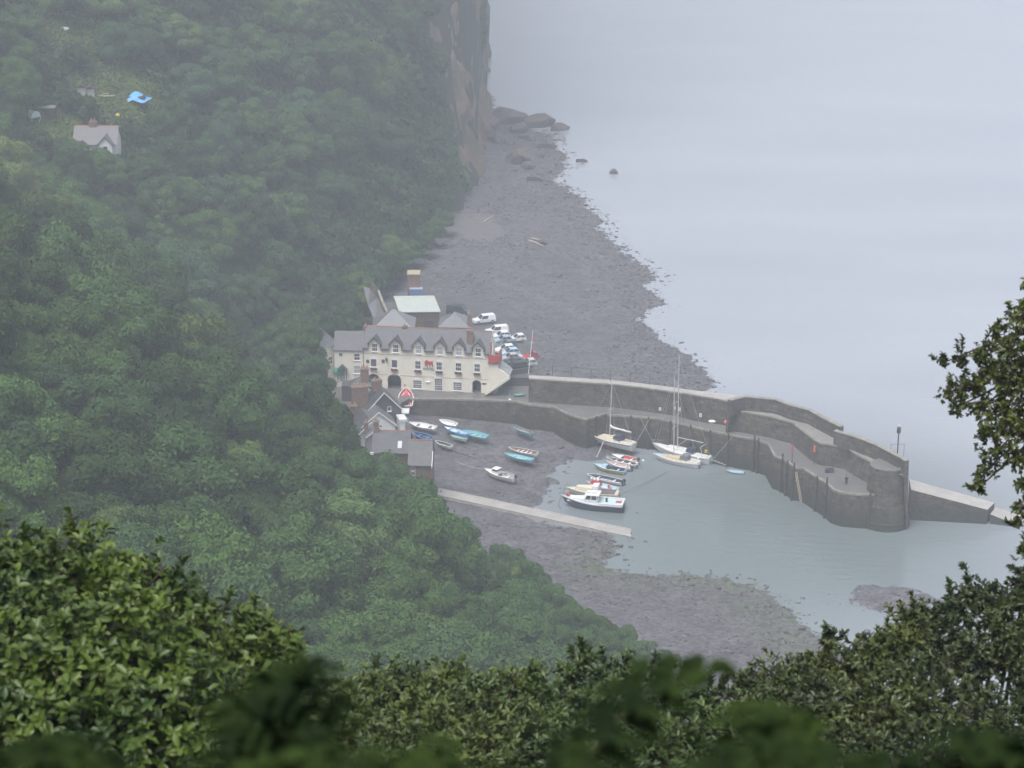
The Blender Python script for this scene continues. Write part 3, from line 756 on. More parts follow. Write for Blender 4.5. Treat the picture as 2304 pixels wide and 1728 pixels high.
# ------------------------------------------------------------------ rocks
def rock_mesh(seed, n=3):
    import bmesh
    bm = bmesh.new(); bmesh.ops.create_icosphere(bm, subdivisions=n, radius=1)
    r = random.Random(seed); off = (r.uniform(0, 90), r.uniform(0, 90))
    cuts = [(Vector((r.gauss(0, 1), r.gauss(0, 1), r.gauss(.2, .8))).normalized(), r.uniform(.38, .75)) for _ in range(11)]
    for v in bm.verts:
        for nrm, d in cuts:
            q = v.co.dot(nrm)
            if q > d: v.co -= nrm*(q-d)*.9
        k = float(fbm(np.array([v.co.x*1.8+off[0]+v.co.z*1.3]), np.array([v.co.y*1.8+off[1]+v.co.z]), 3)[0])
        v.co *= .82 + .42*k
    me = bpy.data.meshes.new('rock'); bm.to_mesh(me); bm.free(); return me
ROCKS = [rock_mesh(s_) for s_ in range(5)]
M_ROCK = mat('wet dark rock', (.085, .072, .07), rough=.75, noise=.4, nscale=1.1, bump=.5, bscale=1.6, col2=(.14, .115, .105))
for me in ROCKS: me.materials.append(M_ROCK)
def rock(label, u, v, wpx, h, k=0, dz=0, aspect=.7, rz=0):
    p = W(u, v, 0.3); f = PX(p)[2]; w = wpx/FPX*f
    o = bpy.data.objects.new('sea_rock' , ROCKS[k % 5]); COL.objects.link(o)
    o.location = (p.x, p.y, dz); o.scale = (w/1.9, w/1.9*aspect, h*.78); o.rotation_euler = (0, 0, rz)
    return tag(o, label, 'rock', 'large rocks at the foot of the headland')
rock('massive dark rock stack jutting into the sea below the cliff', 1205, 282, 105, 6.4, 0, aspect=.4, rz=-.1)
rock('blocky end lobe of the rock stack, farthest out to sea', 1262, 290, 46, 4.6, 1, aspect=.6, rz=.4)
rock('jagged rock ridge joining cliff foot and the rock stack', 1130, 272, 110, 6.0, 2, dz=1, aspect=.6)
rock('broad rock shelf below the stack at the water edge', 1226, 332, 74, 3.2, 3, aspect=.5, rz=.3)
rock('large squat boulder half way down the rocky foot', 1158, 372, 66, 4.4, 4, dz=1.5, aspect=.7)
rock('smaller boulder beside the large squat boulder', 1192, 380, 40, 3.0, 1, dz=1, aspect=.8, rz=1)
rock('rounded boulder at the shoreline left of the flat islet', 1256, 372, 26, 2.2, 2, rz=2)
rock('small rock at the shoreline above the rounded boulder', 1266, 358, 18, 1.4, 0, rz=1)
rock('flat topped islet rock standing clear in the sea', 1308, 362, 40, 1.9, 3, aspect=.4)
rock('lone pointed rock farthest from shore', 1378, 388, 22, 1.8, 4, aspect=.7)
rock('low rock awash between stack and flat islet', 1258, 313, 20, .9, 1)
rock('tilted rock under the cliff with pale top', 1105, 300, 60, 5.0, 0, dz=2, aspect=.6, rz=.8)
rock('dark rock at the bend of the shingle under the cliff', 1118, 330, 50, 3.2, 2, dz=2, rz=2.2)
rock('long low rock lying on the shingle below the boulders', 1200, 408, 50, 1.4, 3, dz=1, aspect=.4)
rock('small dark rock by the causeway end', 1404, 1256, 9, .35, 2)
rock('dark boulder alone in the middle of the far shingle', 1218, 562, 24, 1.4, 4, dz=1.8)
for k_, (u_, v_, w_, h_) in enumerate([(1165, 300, 60, 4.2), (1100, 262, 50, 5.5), (1190, 316, 50, 3.0), (1150, 332, 44, 2.8), (1095, 345, 40, 3.0), (1170, 350, 40, 2.4), (1218, 352, 34, 2.0), (1130, 392, 40, 2.0), (1238, 388, 26, 1.4)]):
    rock(['angular slab between ridge and stack', 'upright shard against the cliff base', 'sloping slab under the rock stack', 'block lying left of the water edge shelf', 'block tight under the cliff above the shingle', 'low slab above the large squat boulder', 'wet slab at the sea edge above the rounded boulder', 'dark slab left of the squat boulder on shingle', 'small wet block between shelf and rounded boulder'][k_], u_, v_, w_, h_, k_, dz=.8, aspect=.6, rz=k_*1.3)
def stones():
    r = np.random.RandomState(21); T = []
    # icosahedron
    g = (1+5**.5)/2
    IV = np.array([(-1,g,0),(1,g,0),(-1,-g,0),(1,-g,0),(0,-1,g),(0,1,g),(0,-1,-g),(0,1,-g),(g,0,-1),(g,0,1),(-g,0,-1),(-g,0,1)])/1.9
    IF = np.array([(0,11,5),(0,5,1),(0,1,7),(0,7,10),(0,10,11),(1,5,9),(5,11,4),(11,10,2),(10,7,6),(7,1,8),(3,9,4),(3,4,2),(3,2,6),(3,6,8),(3,8,9),(4,9,5),(2,4,11),(6,2,10),(8,6,7),(9,8,1)])
    n = 85000; y = r.uniform(280, 640, n); x = r.uniform(-45, 70, n)
    d = signed_dist(x, y, LAND); h = beach_h(x, y)
    dens = .06 + .55*np.exp(-(d/7)**2) + .35*(fbm(x*.07+3, y*.07, 3) > .54)*(d > 0)
    dens *= np.where((y > 352) & (y < 405) & (x > -30), .12, 1)
    c = W(1985, 1346, 0); isl = (((x-c.x)/7)**2 + ((y-c.y)/6)**2) < 1; dens = np.where(isl, .3, dens)
    ok = (r.rand(n) < dens) & (h > -.45)
    x, y, h, d = x[ok], y[ok], h[ok], d[ok]; n = len(x)
    s = r.gamma(2.0, .085, n) + .10; s = np.minimum(s, .85) * np.where(y > 480, 1.3, 1.0)
    h = np.maximum(h, -.12)
    ang = r.uniform(0, 6.28, n)
    V = IV[None]*(1 + r.uniform(-.25, .25, (n, 12, 1))); V = V*np.stack([s, s*r.uniform(.5, .9, n), s*r.uniform(.3, .6, n)], -1)[:, None]
    ca, sa = np.cos(ang)[:, None], np.sin(ang)[:, None]
    X = V[..., 0]*ca - V[..., 1]*sa; Y = V[..., 0]*sa + V[..., 1]*ca
    V = np.stack([X + x[:, None], Y + y[:, None], V[..., 2] + h[:, None]], -1).reshape(-1, 3)
    F = (IF[None] + (np.arange(n)*12)[:, None, None]).reshape(-1, 3)
    M = mat('shingle stones', (.11, .102, .102), rough=.6, noise=.5, nscale=.9, col2=(.06, .06, .066))
    tag(mesh_obj('shingle_stones', V, F, M), 'grey stones scattered over the beach and along the water edge', 'stones', kind='stuff')
    print('STONES', n)
stones()
# ------------------------------------------------------------------ bare cliff face of the headland
def cliff_x(Y, Z):
    toe = np.interp(Y, _toe[:, 0], _toe[:, 1]); s = np.interp(Y, _sl[:, 0], _sl[:, 1]); t = np.clip((Y-520)/50, 0, 1)
    x = toe - np.maximum(Z-4, 0)/s
    x = x + (fbm(Y*.06, Z*.05, 4)-.5)*5.5*t + (fbm(Y*.22 + Z*.05, Z*.19+7 - Y*.06, 4)-.5)*4.5*t - (1-t)*2.5 - .6*t
    return x + np.where(Z < 12, (12-Z)*.22, 0)*t
def cliff():
    ys = np.arange(520, 760, .8); zs = np.arange(-2, 182, .9)
    Y, Z = np.meshgrid(ys, zs); x = cliff_x(Y, Z)
    V = np.stack([x, Y, Z], -1).reshape(-1, 3); nx = len(ys); ny = len(zs)
    i = np.arange(ny-1)[:, None]*nx + np.arange(nx-1)[None]
    F = np.stack([i, i+1, i+nx+1, i+nx], -1).reshape(-1, 4)
    M = mat('cliff rock', (.21, .135, .095), rough=.9, noise=.45, nscale=.16, bump=.5, bscale=.9, col2=(.08, .085, .055))
    tag(mesh_obj('cliff', V, F, M, smooth=False), kind='structure')
    r = np.random.RandomState(8); n = 190000; y = r.uniform(515, 700, n); z = r.uniform(3, 130, n)
    m = fbm(y*.045+3, z*.03+1, 4) + np.clip((566-y)/40, -.10, .6) + .10*np.clip((z-40)/60, -.5, 1)
    ok = m > .53; y, z = y[ok], z[ok]; x = cliff_x(y, z) + r.uniform(-.1, .9, len(y))*fbm(y*.4, z*.4, 2)*2
    C = np.stack([x, y, z], -1); Nn = np.tile(np.array([.7, -.5, .5]), (len(C), 1))
    V = leaf_cards(r, C, Nn, .55, jitter=.5)
    tag(mesh_obj('cliff_ivy', V, cards_faces(len(C)), mat('ivy foliage', (.042, .084, .028), rough=.85, noise=.5, nscale=.2, transl=.1, spec=.2, col2=(.065, .105, .036))), 'green scrub and ivy clinging to the sea cliff', 'ivy', kind='stuff')
cliff()
# ------------------------------------------------------------------ buildings
M_SLATE = mat('wet slate', (.095, .10, .11), rough=.55, noise=.3, nscale=1.0, brick=(1.0, (.075, .078, .088), (.05, .05, .058), .35, .22))
M_SLATE_L = mat('wet slate with painted sheen', (.17, .175, .19), rough=.35, noise=.2, nscale=1.0, brick=(1.0, (.15, .155, .17), (.11, .11, .12), .35, .22))  # paler base colour carries the sky reflected off wet slate
M_CREAM = mat('cream render', (.76, .715, .615), rough=.8, noise=.10, nscale=.5)
M_LIME = mat('white limewash', (.62, .63, .63), rough=.8, noise=.14, nscale=.7)
M_BRICK = mat('red brick', (.30, .085, .055), rough=.85, noise=.3, nscale=1.5, brick=(1.0, (.22, .06, .045), (.2, .15, .12), .22, .075))
M_RUBBLE = mat('rubble stone', (.17, .13, .10), rough=.9, noise=.5, nscale=1.8, col2=(.10, .085, .07), bump=.04, bscale=3)
M_DARK = mat('painted passage shade', (.02, .022, .025), rough=.7)  # near-black colour paints in the shade behind the hotel arches
M_GLASS = mat('window glass', (.04, .05, .06), rough=.12, spec=.6)
M_RIDGE = mat('red ridge tile', (.34, .13, .085), rough=.8, noise=.3, nscale=2)
M_TRIM = mat('dark trim', (.07, .07, .075), rough=.6)
M_GREYW = mat('grey render', (.33, .33, .34), rough=.8, noise=.25, nscale=.5)
M_HUNG = mat('dark slate hanging', (.055, .062, .065), rough=.6, noise=.4, nscale=.6, col2=(.085, .085, .08))

def frame_of(pL, pR):
    """root matrix pieces: local x from pL to pR, y away from the camera"""
    d = pR - pL; L = math.hypot(d.x, d.y); return math.atan2(d.y, d.x), L
def gable_roof(parent, L, dep, h, rise, m, axis='x', over=.25, th=.14, ridge=True, eave_side=None):
    """slabs over a box footprint 0..L x 0..dep; ridge along axis"""
    mb = MB()
    if axis == 'x':
        c = dep/2; k = rise/c
        mb.prism([(-over, h-over*k), (c, h+rise), (dep+over, h-over*k), (dep+over, h-over*k+th), (c, h+rise+th), (-over, h-over*k+th)], 'x', -over*.6, L+over*.6)
    else:
        c = L/2; k = rise/c
        mb.prism([(-over, h-over*k), (c, h+rise), (L+over, h-over*k), (L+over, h-over*k+th), (c, h+rise+th), (-over, h-over*k+th)], 'y', -over*.6, dep+over*.6)
    r = mb.build('roof', m, parent)
    if ridge:
        mb = MB()
        if axis == 'x': mb.tube([(-over*.6, c, h+rise+th), (L+over*.6, c, h+rise+th)], .10, 6)
        else: mb.tube([(c, -over*.6, h+rise+th), (c, dep+over*.6, h+rise+th)], .10, 6)
        mb.build('ridge_tiles', ridge if ridge is not True else M_RIDGE, r)
    return r
def hip_roof(parent, L, dep, h, rise, m, over=.25, hip=None):
    hip = hip if hip is not None else dep/2
    o = over
    V = [(-o, -o, h-.05), (L+o, -o, h-.05), (L+o, dep+o, h-.05), (-o, dep+o, h-.05), (hip, dep/2, h+rise), (L-hip, dep/2, h+rise)]
    return mesh_obj('roof', V, [(0, 1, 5, 4), (1, 2, 5), (2, 3, 4, 5), (3, 0, 4), (0, 3, 2, 1)], m, parent)
def walls(parent, L, dep, h, rise, m, axis='x', base=0, name='wall'):
    mb = MB()
    if axis == 'x': mb.prism([(0, base), (dep, base), (dep, h), (dep/2, h+rise), (0, h)] if rise else [(0, base), (dep, base), (dep, h), (0, h)], 'x', 0, L)
    else: mb.prism([(0, base), (L, base), (L, h), (L/2, h+rise), (0, h)], 'y', 0, dep)
    return mb.build(name, m, parent)
def chimney(parent, x, y, z0, z1, w=.9, d=.7, m=None, pots=2, name='chimney'):
    mb = MB().box(x-w/2, x+w/2, y-d/2, y+d/2, z0, z1).box(x-w/2-.08, x+w/2+.08, y-d/2-.08, y+d/2+.08, z1-.3, z1-.12)
    c = mb.build(name, m or M_BRICK, parent)
    for k in range(pots):
        q = (k - (pots-1)/2)*w/max(pots, 1)*.9
        MB().lathe([(.14, z1), (.12, z1+.45), (.15, z1+.5)], (x+q, y, 0), 8).build('chimney_pot', mat('clay pot', (.45, .22, .14), rough=.8), c)
    return c
def window(parent, x, z, w, h, y=0, bars=(2, 2), frame=None, glass=None, sill=True, arch=False, th=.07):
    """x centre, z bottom on the wall plane y (outer face towards -y)"""
    fr = MB(); f = frame or M_WHITE
    fr.box(x-w/2-th, x-w/2, y-.06, y-.003, z-th, z+h+th).box(x+w/2, x+w/2+th, y-.06, y-.003, z-th, z+h+th)
    fr.box(x-w/2, x+w/2, y-.06, y-.003, z-th, z).box(x-w/2, x+w/2, y-.06, y-.003, z+h, z+h+th)
    nx, nz = bars
    for i in range(1, nx): fr.box(x-w/2+w*i/nx-.02, x-w/2+w*i/nx+.02, y-.045, y-.012, z, z+h)
    for i in range(1, nz): 
        t = .045 if nz == 2 or i == nz//2 else .02
        fr.box(x-w/2, x+w/2, y-.05, y-.014, z+h*i/nz-t, z+h*i/nz+t)
    if arch:
        n = 8; pts = [(x + (w/2+th)*math.cos(math.pi*k/n), z+h+th + .33*math.sin(math.pi*k/n)) for k in range(n+1)]
        fr.prism(pts, 'y', y-.05, y-.003)
    wd = fr.build('window', f, parent)
    MB().quad((x-w/2, y-.010, z), (x+w/2, y-.010, z), (x+w/2, y-.010, z+h), (x-w/2, y-.010, z+h)).build('pane', glass or M_GLASS, wd)
    if sill: MB().box(x-w/2-.16, x+w/2+.16, y-.16, y-.004, z-th-.12, z-th).build('sill', M_WHITE, wd)
    return wd

# ---- the hotel -------------------------------------------------------
HA = W(815, 870.5, Z1); HB = W(1101, 885, Z1)
hrz, hL = frame_of(HA, HB)
HM = Matrix.LocRotScale(HA, Euler((0, 0, hrz)), None); HMI = HM.inverted()
hotel = thing('harbour_hotel', 'long cream harbour hotel with six gabled dormers, slate roof and red lion emblem', 'hotel', tuple(HA), hrz)
def fac(u, v):
    """photo pixel -> (along, height) on the hotel front plane"""
    o = HMI @ Vector((0, 0, CAMH)); d = (HMI.to_3x3() @ ray(u, v)); t = -o.y/d.y; p = o + d*t; return p.x, p.z
z1_ = lambda x, y: fac(700 + x/3.687, 580 + y/3.687)
EH = z1_(960, 765)[1]
dorm = [z1_(x, y) for x, y in ((525, 690), (700, 697), (890, 700), (1068, 703), (1225, 706), (1385, 712))]
out = []
sR = z1_(1480, 780)[0]; s0 = z1_(428, 780)[0]
# outline with gables on top and arches at the foot
arches = [(z1_(520, 1000)[0], 2.3, 2.7), (z1_(690, 1000)[0], 2.55, 2.85), (z1_(1373, 1060)[0], 1.65, 2.45)]
pts = [(s0, -1.5)]
for c, w, h in arches:
    pts += [(c-w/2, -1.5), (c-w/2, h-w/2*.9)]
    for k in range(1, 8): a = math.pi*(1-k/8); pts.append((c+w/2*math.cos(a), h-w/2*.9 + w/2*.9*math.sin(a)))
    pts += [(c+w/2, h-w/2*.9), (c+w/2, -1.5)]
pts += [(sR, -1.5), (sR, EH)]
for s_, h in reversed(dorm): pts += [(s_+.95, EH), (s_+.95, EH+.95), (s_, EH+1.85), (s_-.95, EH+.95), (s_-.95, EH)]
pts += [(s0, EH)]
MB().prism(pts, 'y', 0, .45).build('front_wall', M_CREAM, hotel)
DEP = 6.6; RISE = 3.0
mb = MB(); mb.prism([(.46, -1.5), (DEP, -1.5), (DEP, EH), (DEP/2, EH+RISE-.05), (.46, EH+.3)], 'x', sR-.4, sR); mb.prism([(.46, -1.5), (DEP, -1.5), (DEP, EH), (DEP/2, EH+RISE-.05), (.46, EH+.3)], 'x', s0, s0+.4)
mb.box(s0+.4, sR-.4, DEP-.3, DEP, -1.5, EH); mb.build('side_wall', M_CREAM, hotel)
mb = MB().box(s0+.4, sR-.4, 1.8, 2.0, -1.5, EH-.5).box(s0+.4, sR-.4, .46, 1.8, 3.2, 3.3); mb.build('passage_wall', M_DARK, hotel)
rf = gable_roof(hotel, sR-s0, DEP, EH, RISE, M_SLATE, ridge=M_RIDGE, over=-.06); rf.location = (s0, 0, 0)
# dormer roofs
for i, (s_, h) in enumerate(dorm):
    dm = MB(); a = EH+.66; t = EH+1.93
    dm.prism([(s_-1.28, a), (s_, t), (s_+1.28, a), (s_+1.28, a+.16), (s_, t+.18), (s_-1.28, a+.16)], 'y', -.34, 2.6)
    d_ = dm.build('dormer_roof', M_SLATE, hotel)
    MB().prism([(s_-1.3, a-.06), (s_, t-.05), (s_+1.3, a-.06), (s_+1.3, a+.17), (s_, t+.19), (s_-1.3, a+.17)], 'y', -.42, -.342).build('bargeboard', M_TRIM, d_)
    MB().box(s_-.94, s_+.94, .45, 1.9, EH-.1, EH+.92).build('dormer_cheek', M_CREAM, d_)
PALE = mat('pale curtain glass', (.36, .36, .40), rough=.3); 
for i, (s_, h) in enumerate(dorm):
    window(hotel, s_+.02, EH-.72, .92, 1.45, bars=(3, 2), glass=PALE if i in (2, 3, 4) else M_GLASS)
w1 = [z1_(x, 930) for x in (520, 692, 887, 1063, 1222, 1378)]
_, wz = z1_(887, 920)
M_BOXF = mat('window box flowers', (.20, .05, .06), rough=.9, noise=.6, nscale=6, col2=(.05, .07, .03))
for i, (s_, _q) in enumerate(w1):
    wd = window(hotel, s_, wz, 1.0 if i < 2 else .95, 1.45, bars=(1, 1) if i < 2 else (3, 2), arch=True, glass=mat('net curtain glass', (.09, .10, .12), rough=.2) if i < 2 else M_GLASS)
    b_ = MB().box(s_-.62, s_+.62, -.38, -.17, wz-.62, wz-.22); r9 = random.Random(i)
    for k in range(26): b_.ball((s_+r9.uniform(-.6, .6), -.28+r9.uniform(-.1, .1), wz-.30+r9.uniform(-.25, .14)), r9.uniform(.06, .12), 5)
    b_.build('window_box', M_BOXF, wd)
_, gz = z1_(883, 1085)
for i, x in enumerate((883, 1057, 1215)):
    s_ = z1_(x, 1080)[0]
    if i == 1: window(hotel, s_, .15, 1.35, 2.25, bars=(5, 5), arch=True, sill=False)
    else: window(hotel, s_, gz+.1, 1.5, 1.5, bars=(5, 4), arch=True)
# string courses
MB().box(s0+.1, sR-.3, -.05, -.003, z1_(960, 815)[1]-.05, z1_(960, 815)[1]+.05).box(s0+.1, sR-.3, -.045, -.003, z1_(960, 985)[1]-.05, z1_(960, 985)[1]+.04).build('string_course', mat('cream trim', (.55, .47, .36), rough=.7), hotel)
mb = MB(); xs_ = [s0] + [q for s_, h in dorm for q in (s_-1.1, s_+1.1)] + [sR]
for a_, b_ in zip(xs_[::2], xs_[1::2]): mb.prism([(-.3, EH-.22), (.1, EH+.1), (.1, EH+.24), (-.3, EH-.06)], 'x', a_, b_)
mb.build('eaves', M_SLATE, hotel)
mb = MB(); [mb.box(a_, b_, -.36, -.26, EH-.3, EH-.16) for a_, b_ in zip(xs_[::2], xs_[1::2])]; mb.build('gutter', M_TRIM, hotel)
MB().tube([(s0+.12, -.09, .3), (s0+.12, -.09, EH-.2)], .05, 6).build('downpipe', M_TRIM, hotel)
# stable doors in the arches
for (c, w, h), nm in zip(arches, ('gate', 'passage', 'door')):
    if nm == 'gate': MB().box(c-w/2, c+w/2, .46, .56, -1.2, 1.9).build('gate', M_TRIM, hotel)
    if nm == 'door': MB().box(c-.15, c+w/2, 1.0, 1.1, -1.2, 2.1).build('door', M_TRIM, hotel)
    ar = MB(); n = 12
    for k in range(n):
        a0, a1 = math.pi*(1-k/n), math.pi*(1-(k+1)/n); zc = h-w/2*.9
        P_ = lambda a, r: (c+r*math.cos(a), zc + r*.9*math.sin(a))
        q4 = [P_(a0, w/2), P_(a0, w/2+.22), P_(a1, w/2+.22), P_(a1, w/2)]
        ar.prism(q4, 'y', -.06, -.004)
    ar.build('arch_surround', mat('pale surround', (.70, .66, .56), rough=.7), hotel)
# small hung boards, lantern, plaque
for x, y in ((470, 858), (598, 858)):
    s_, h = z1_(x, y); MB().box(s_-.28, s_+.28, -.08, -.004, h-.32, h+.32).build('notice_board', M_TRIM, hotel)
s_, h = z1_(628, 850)
l_ = MB().box(s_-.14, s_+.14, -.42, -.16, h-.1, h+.35).lathe([(.28, h+.35), (.05, h+.65)], (s_, -.29, 0), 6).tube([(s_, -.29, h-.1), (s_, -.02, h-.5)], .03).build('wall_lantern', M_TRIM, hotel)
s_, h = z1_(1437, 1045); MB().box(s_-.4, s_+.4, -.05, -.004, h-.14, h+.14).build('name_plate', M_TRIM, hotel)
s_, h = z1_(968, 1028); MB().box(s_-.42, s_+.42, -.22, -.004, h-.06, h+.06).build('sign_light', M_WHITE, hotel)
s_, h = z1_(778, 1052); MB().ball((s_, -.14, h), .17, 8, sy=.5).build('alarm_bell', M_RED, hotel)
# the red lion, walking to the left, one forepaw lifted
s_, h = z1_(975, 880); k = .0142
lion = [(-52, 6), (-56, 16), (-50, 30), (-44, 42), (-30, 52), (-14, 50), (-6, 40), (8, 34), (28, 34), (40, 38), (46, 46), (56, 44), (58, 30), (54, 20), (56, 4), (60, -18), (58, -38), (48, -40),
        (48, -22), (38, -6), (28, -10), (22, -26), (22, -40), (12, -42), (12, -22), (4, -4), (-8, -6), (-12, -24), (-10, -40), (-22, -42), (-24, -20), (-30, -4), (-38, -22), (-48, -34), (-54, -26), (-46, -10), (-42, 2)]
MB().prism([(s_+a*k*.98, h+b*k) for a, b in lion[::-1]], 'y', -.10, -.02).build('lion_emblem', M_RED, hotel)
cu = bpy.data.curves.new('lettering', 'FONT'); cu.body = 'HOTEL'; cu.size = .66; cu.extrude = .03; cu.align_x = 'CENTER'; cu.space_character = 1.1
to = bpy.data.objects.new('lettering', cu); COL.objects.link(to); to.parent = hotel; to.location = (s_+.02, -.05, z1_(975, 930)[1]); to.rotation_euler = (math.pi/2, 0, 0)
LM = mat('grey lettering', (.12, .12, .12), rough=.6); bpy.context.view_layer.update()
me = bpy.data.meshes.new_from_object(to.evaluated_get(bpy.context.evaluated_depsgraph_get())); lo = bpy.data.objects.new('sign_lettering', me); COL.objects.link(lo)
lo.parent = hotel; lo.location = to.location; lo.rotation_euler = to.rotation_euler; me.materials.append(LM); bpy.data.objects.remove(to)
(lambda *a, **k: None)(mat('grey lettering', (.12, .12, .12), rough=.6))
# chimneys on the hotel
def hp(u, v, y):   # pixel -> local point on plane y
    o = HMI @ Vector((0, 0, CAMH)); d = HMI.to_3x3() @ ray(u, v); t = (y-o.y)/d.y; p = o + d*t; return p.x, p.z
x_, z_ = hp(911, 733, 3.4); chimney(hotel, x_, 3.4, EH+1.5, z_, .8, .8, M_RUBBLE, 1)
x_, z_ = hp(1058, 742, 1.6); chimney(hotel, x_, 1.5, EH, z_, 1.15, .9, M_BRICK, 1)
x_, z_ = hp(823, 732, 3.4); chimney(hotel, x_, 3.4, EH+1.5, z_, .75, .7, M_BRICK, 1)
# right-hand terrace wing with sloping steps and the red balcony
wing = [z1_(1480, 780)[0]]
q_ = lambda x, y: z1_(x, y)
mb = MB(); P_ = [(sR+.004, -1.5), (q_(1460, 1112)[0], -1.5), (q_(1462, 1112)[0], 0), q_(1640, 985), q_(1600, 950), q_(1552, 920), (q_(1550, 872)[0], q_(1550, 872)[1]), (sR+.004, q_(1480, 868)[1])]
mb.prism(P_, 'y', .0, .4).build('terrace_wing', M_CREAM, hotel)
MB().prism([(p[0], p[1]-.25) for p in P_], 'y', .41, 5.0).build('terrace_floor', M_GREYW, hotel)
a = q_(1455, 1118); b = q_(1645, 985)
MB().prism([(a[0]+.1, a[1]-.1), (b[0]+.25, b[1]-.1), (b[0]+.1, b[1]+.25), (a[0]-.1, a[1]+.25)], 'y', -1.5, -.02).build('stair_flight', M_CONC, hotel)
MB().prism([(a[0]+.15, a[1]+.1), (b[0]+.3, b[1]+.1), (b[0]+.15, b[1]+.55), (a[0]-.05, a[1]+.55)], 'y', -1.75, -1.5).build('stair_parapet', M_CREAM, hotel)
a = q_(1472, 868); b = q_(1558, 868); t = q_(1500, 805)[1]
bal = MB().box(a[0], b[0], -.25, -.1, a[1], t).box(b[0]-.15, b[0], -.1, 3.6, a[1], t+.3); bal.build('balcony', M_RED, hotel)
MB().box(a[0]-.1, b[0]+.05, -.3, 3.5, a[1]-.12, a[1]).build('balcony_floor', M_TRIM, hotel)
x_, z_ = q_(1503, 800); MB().box(x_-.09, x_+.09, .2, .38, t-.3, z1_(1503, 720)[1]).build('balcony_post', M_WHITE, hotel)
MB().box(sR+.02, sR+.08, .8, 2.2, t, t+1.9).build('balcony_door', M_RED, hotel)

# ---- other buildings: placed by the two ends of their front eaves ----
def house(name, label, cat, eL, eR, ze, zb, dep, rise, wall_m, roof_m, axis='x', ridge=True, hip=False, roofname=None, rot=None):
    pL = W(*eL, ze); pR = W(*eR, ze); rz, L = frame_of(pL, pR)
    if rot is not None: rz = rot
    root = thing(name, label, cat, (pL.x, pL.y, zb), rz)
    h = ze - zb
    walls(root, L, dep, h, 0 if hip else rise-.05, wall_m, axis)
    r = hip_roof(root, L, dep, h, rise, roof_m) if hip else gable_roof(root, L, dep, h, rise, roof_m, axis, ridge=ridge)
    return root, L, h, r
# link building left of the hotel
pA, L, h, r = house('link_building', 'lower cream wing with slate roof joined to the left end of the hotel', 'building', (752, 786), (816, 787), Z1+7.3, Z1-.5, 5.5, 2.6, M_CREAM, M_SLATE, ridge=False)
window(pA, L-1.1, h-2.0, .95, 1.2, bars=(2, 2)); window(pA, L-1.15, h-4.6, 1.1, 1.5, bars=(3, 2), glass=PALE)
window(pA, 1.2, h-1.3, .6, .6, bars=(2, 1), sill=False)
MB().box(.9, 1.9, -.08, -.004, h-6.2, h-4.0).build('door', PALE, pA)
MB().prism([(.5, h-3.7), (2.4, h-3.7), (1.45, h-2.8)], 'y', -1.0, -.004).build('porch_roof', M_SLATE, pA)
for x in (.62, 2.2): MB().box(x, x+.1, -.95, -.85, h-6.2, h-3.7).build('porch_post', M_TRIM, pA)
# big slate-roofed house at the wood edge
pA, L, h, r = house('slate_roofed_house', 'cream house with broad grey slate roof half hidden by trees left of the hotel', 'house', (704, 788), (758, 772), Z1+8.0, Z1-.5, 6.5, 4.0, M_CREAM, M_SLATE_L, hip=True)
window(pA, L*.7, h-3.6, .9, 1.3)
mb = MB()
# roofs behind the hotel
house('rear_wing', 'grey slate roof with gable seen behind the left half of the hotel', 'building', (838, 742), (930, 742), 11.6, 4.5, 7.5, 3.0, M_GREYW, M_SLATE_L, hip=True)
house('rear_annexe', 'pale hipped roof seen behind the right half of the hotel', 'building', (988, 735), (1054, 736), 11.0, 4.5, 6.0, 2.2, M_GREYW, M_SLATE_L, hip=True)
pb = W(1056, 735, 11.2); cr = thing('chimney_stack', 'tall thin red brick chimney behind the hotel roof near the white pickup', 'chimney', (pb.x, pb.y+1, 6))
MB().box(-.4, .4, -.35, .35, 0, 7.6).box(-.48, .48, -.43, .43, 7.2, 7.4).build('stack', M_BRICK, cr); MB().lathe([(.14, 7.6), (.13, 8.1)], n=8).build('chimney_pot', MATS['clay pot'], cr)
# stone shed with pale green sheet roof
pL = W(903, 702, 11.2); pR = W(988, 701, 11.2); rz, L = frame_of(pL, pR)
sh = thing('stone_shed', 'stone boat shed with pale green sheet roof behind the hotel', 'shed', (pL.x, pL.y, 7.0), rz)
MB().box(0, L, 0, 6.8, -1, 4.1).build('wall', M_RUBBLE, sh)
V = [(-.4, -.3, 4.15), (L+.3, -.3, 4.15), (L-.9, 7.0, 5.2), (-1.6, 7.0, 5.2)]
mesh_obj('roof', V + [Vector(p)+Vector((0, 0, .15)) for p in V], [(3,2,1,0), (4,5,6,7), (0,1,5,4), (1,2,6,5), (2,3,7,6), (3,0,4,7)], mat('pale green sheet roof', (.42, .46, .43), rough=.5, noise=.1, nscale=.6), sh)
MB().box(1.5, 2.9, -.06, -.004, 0, 2.2).box(L-3, L-1.2, -.06, -.004, .2, 2.4).build('door', M_TRIM, sh)
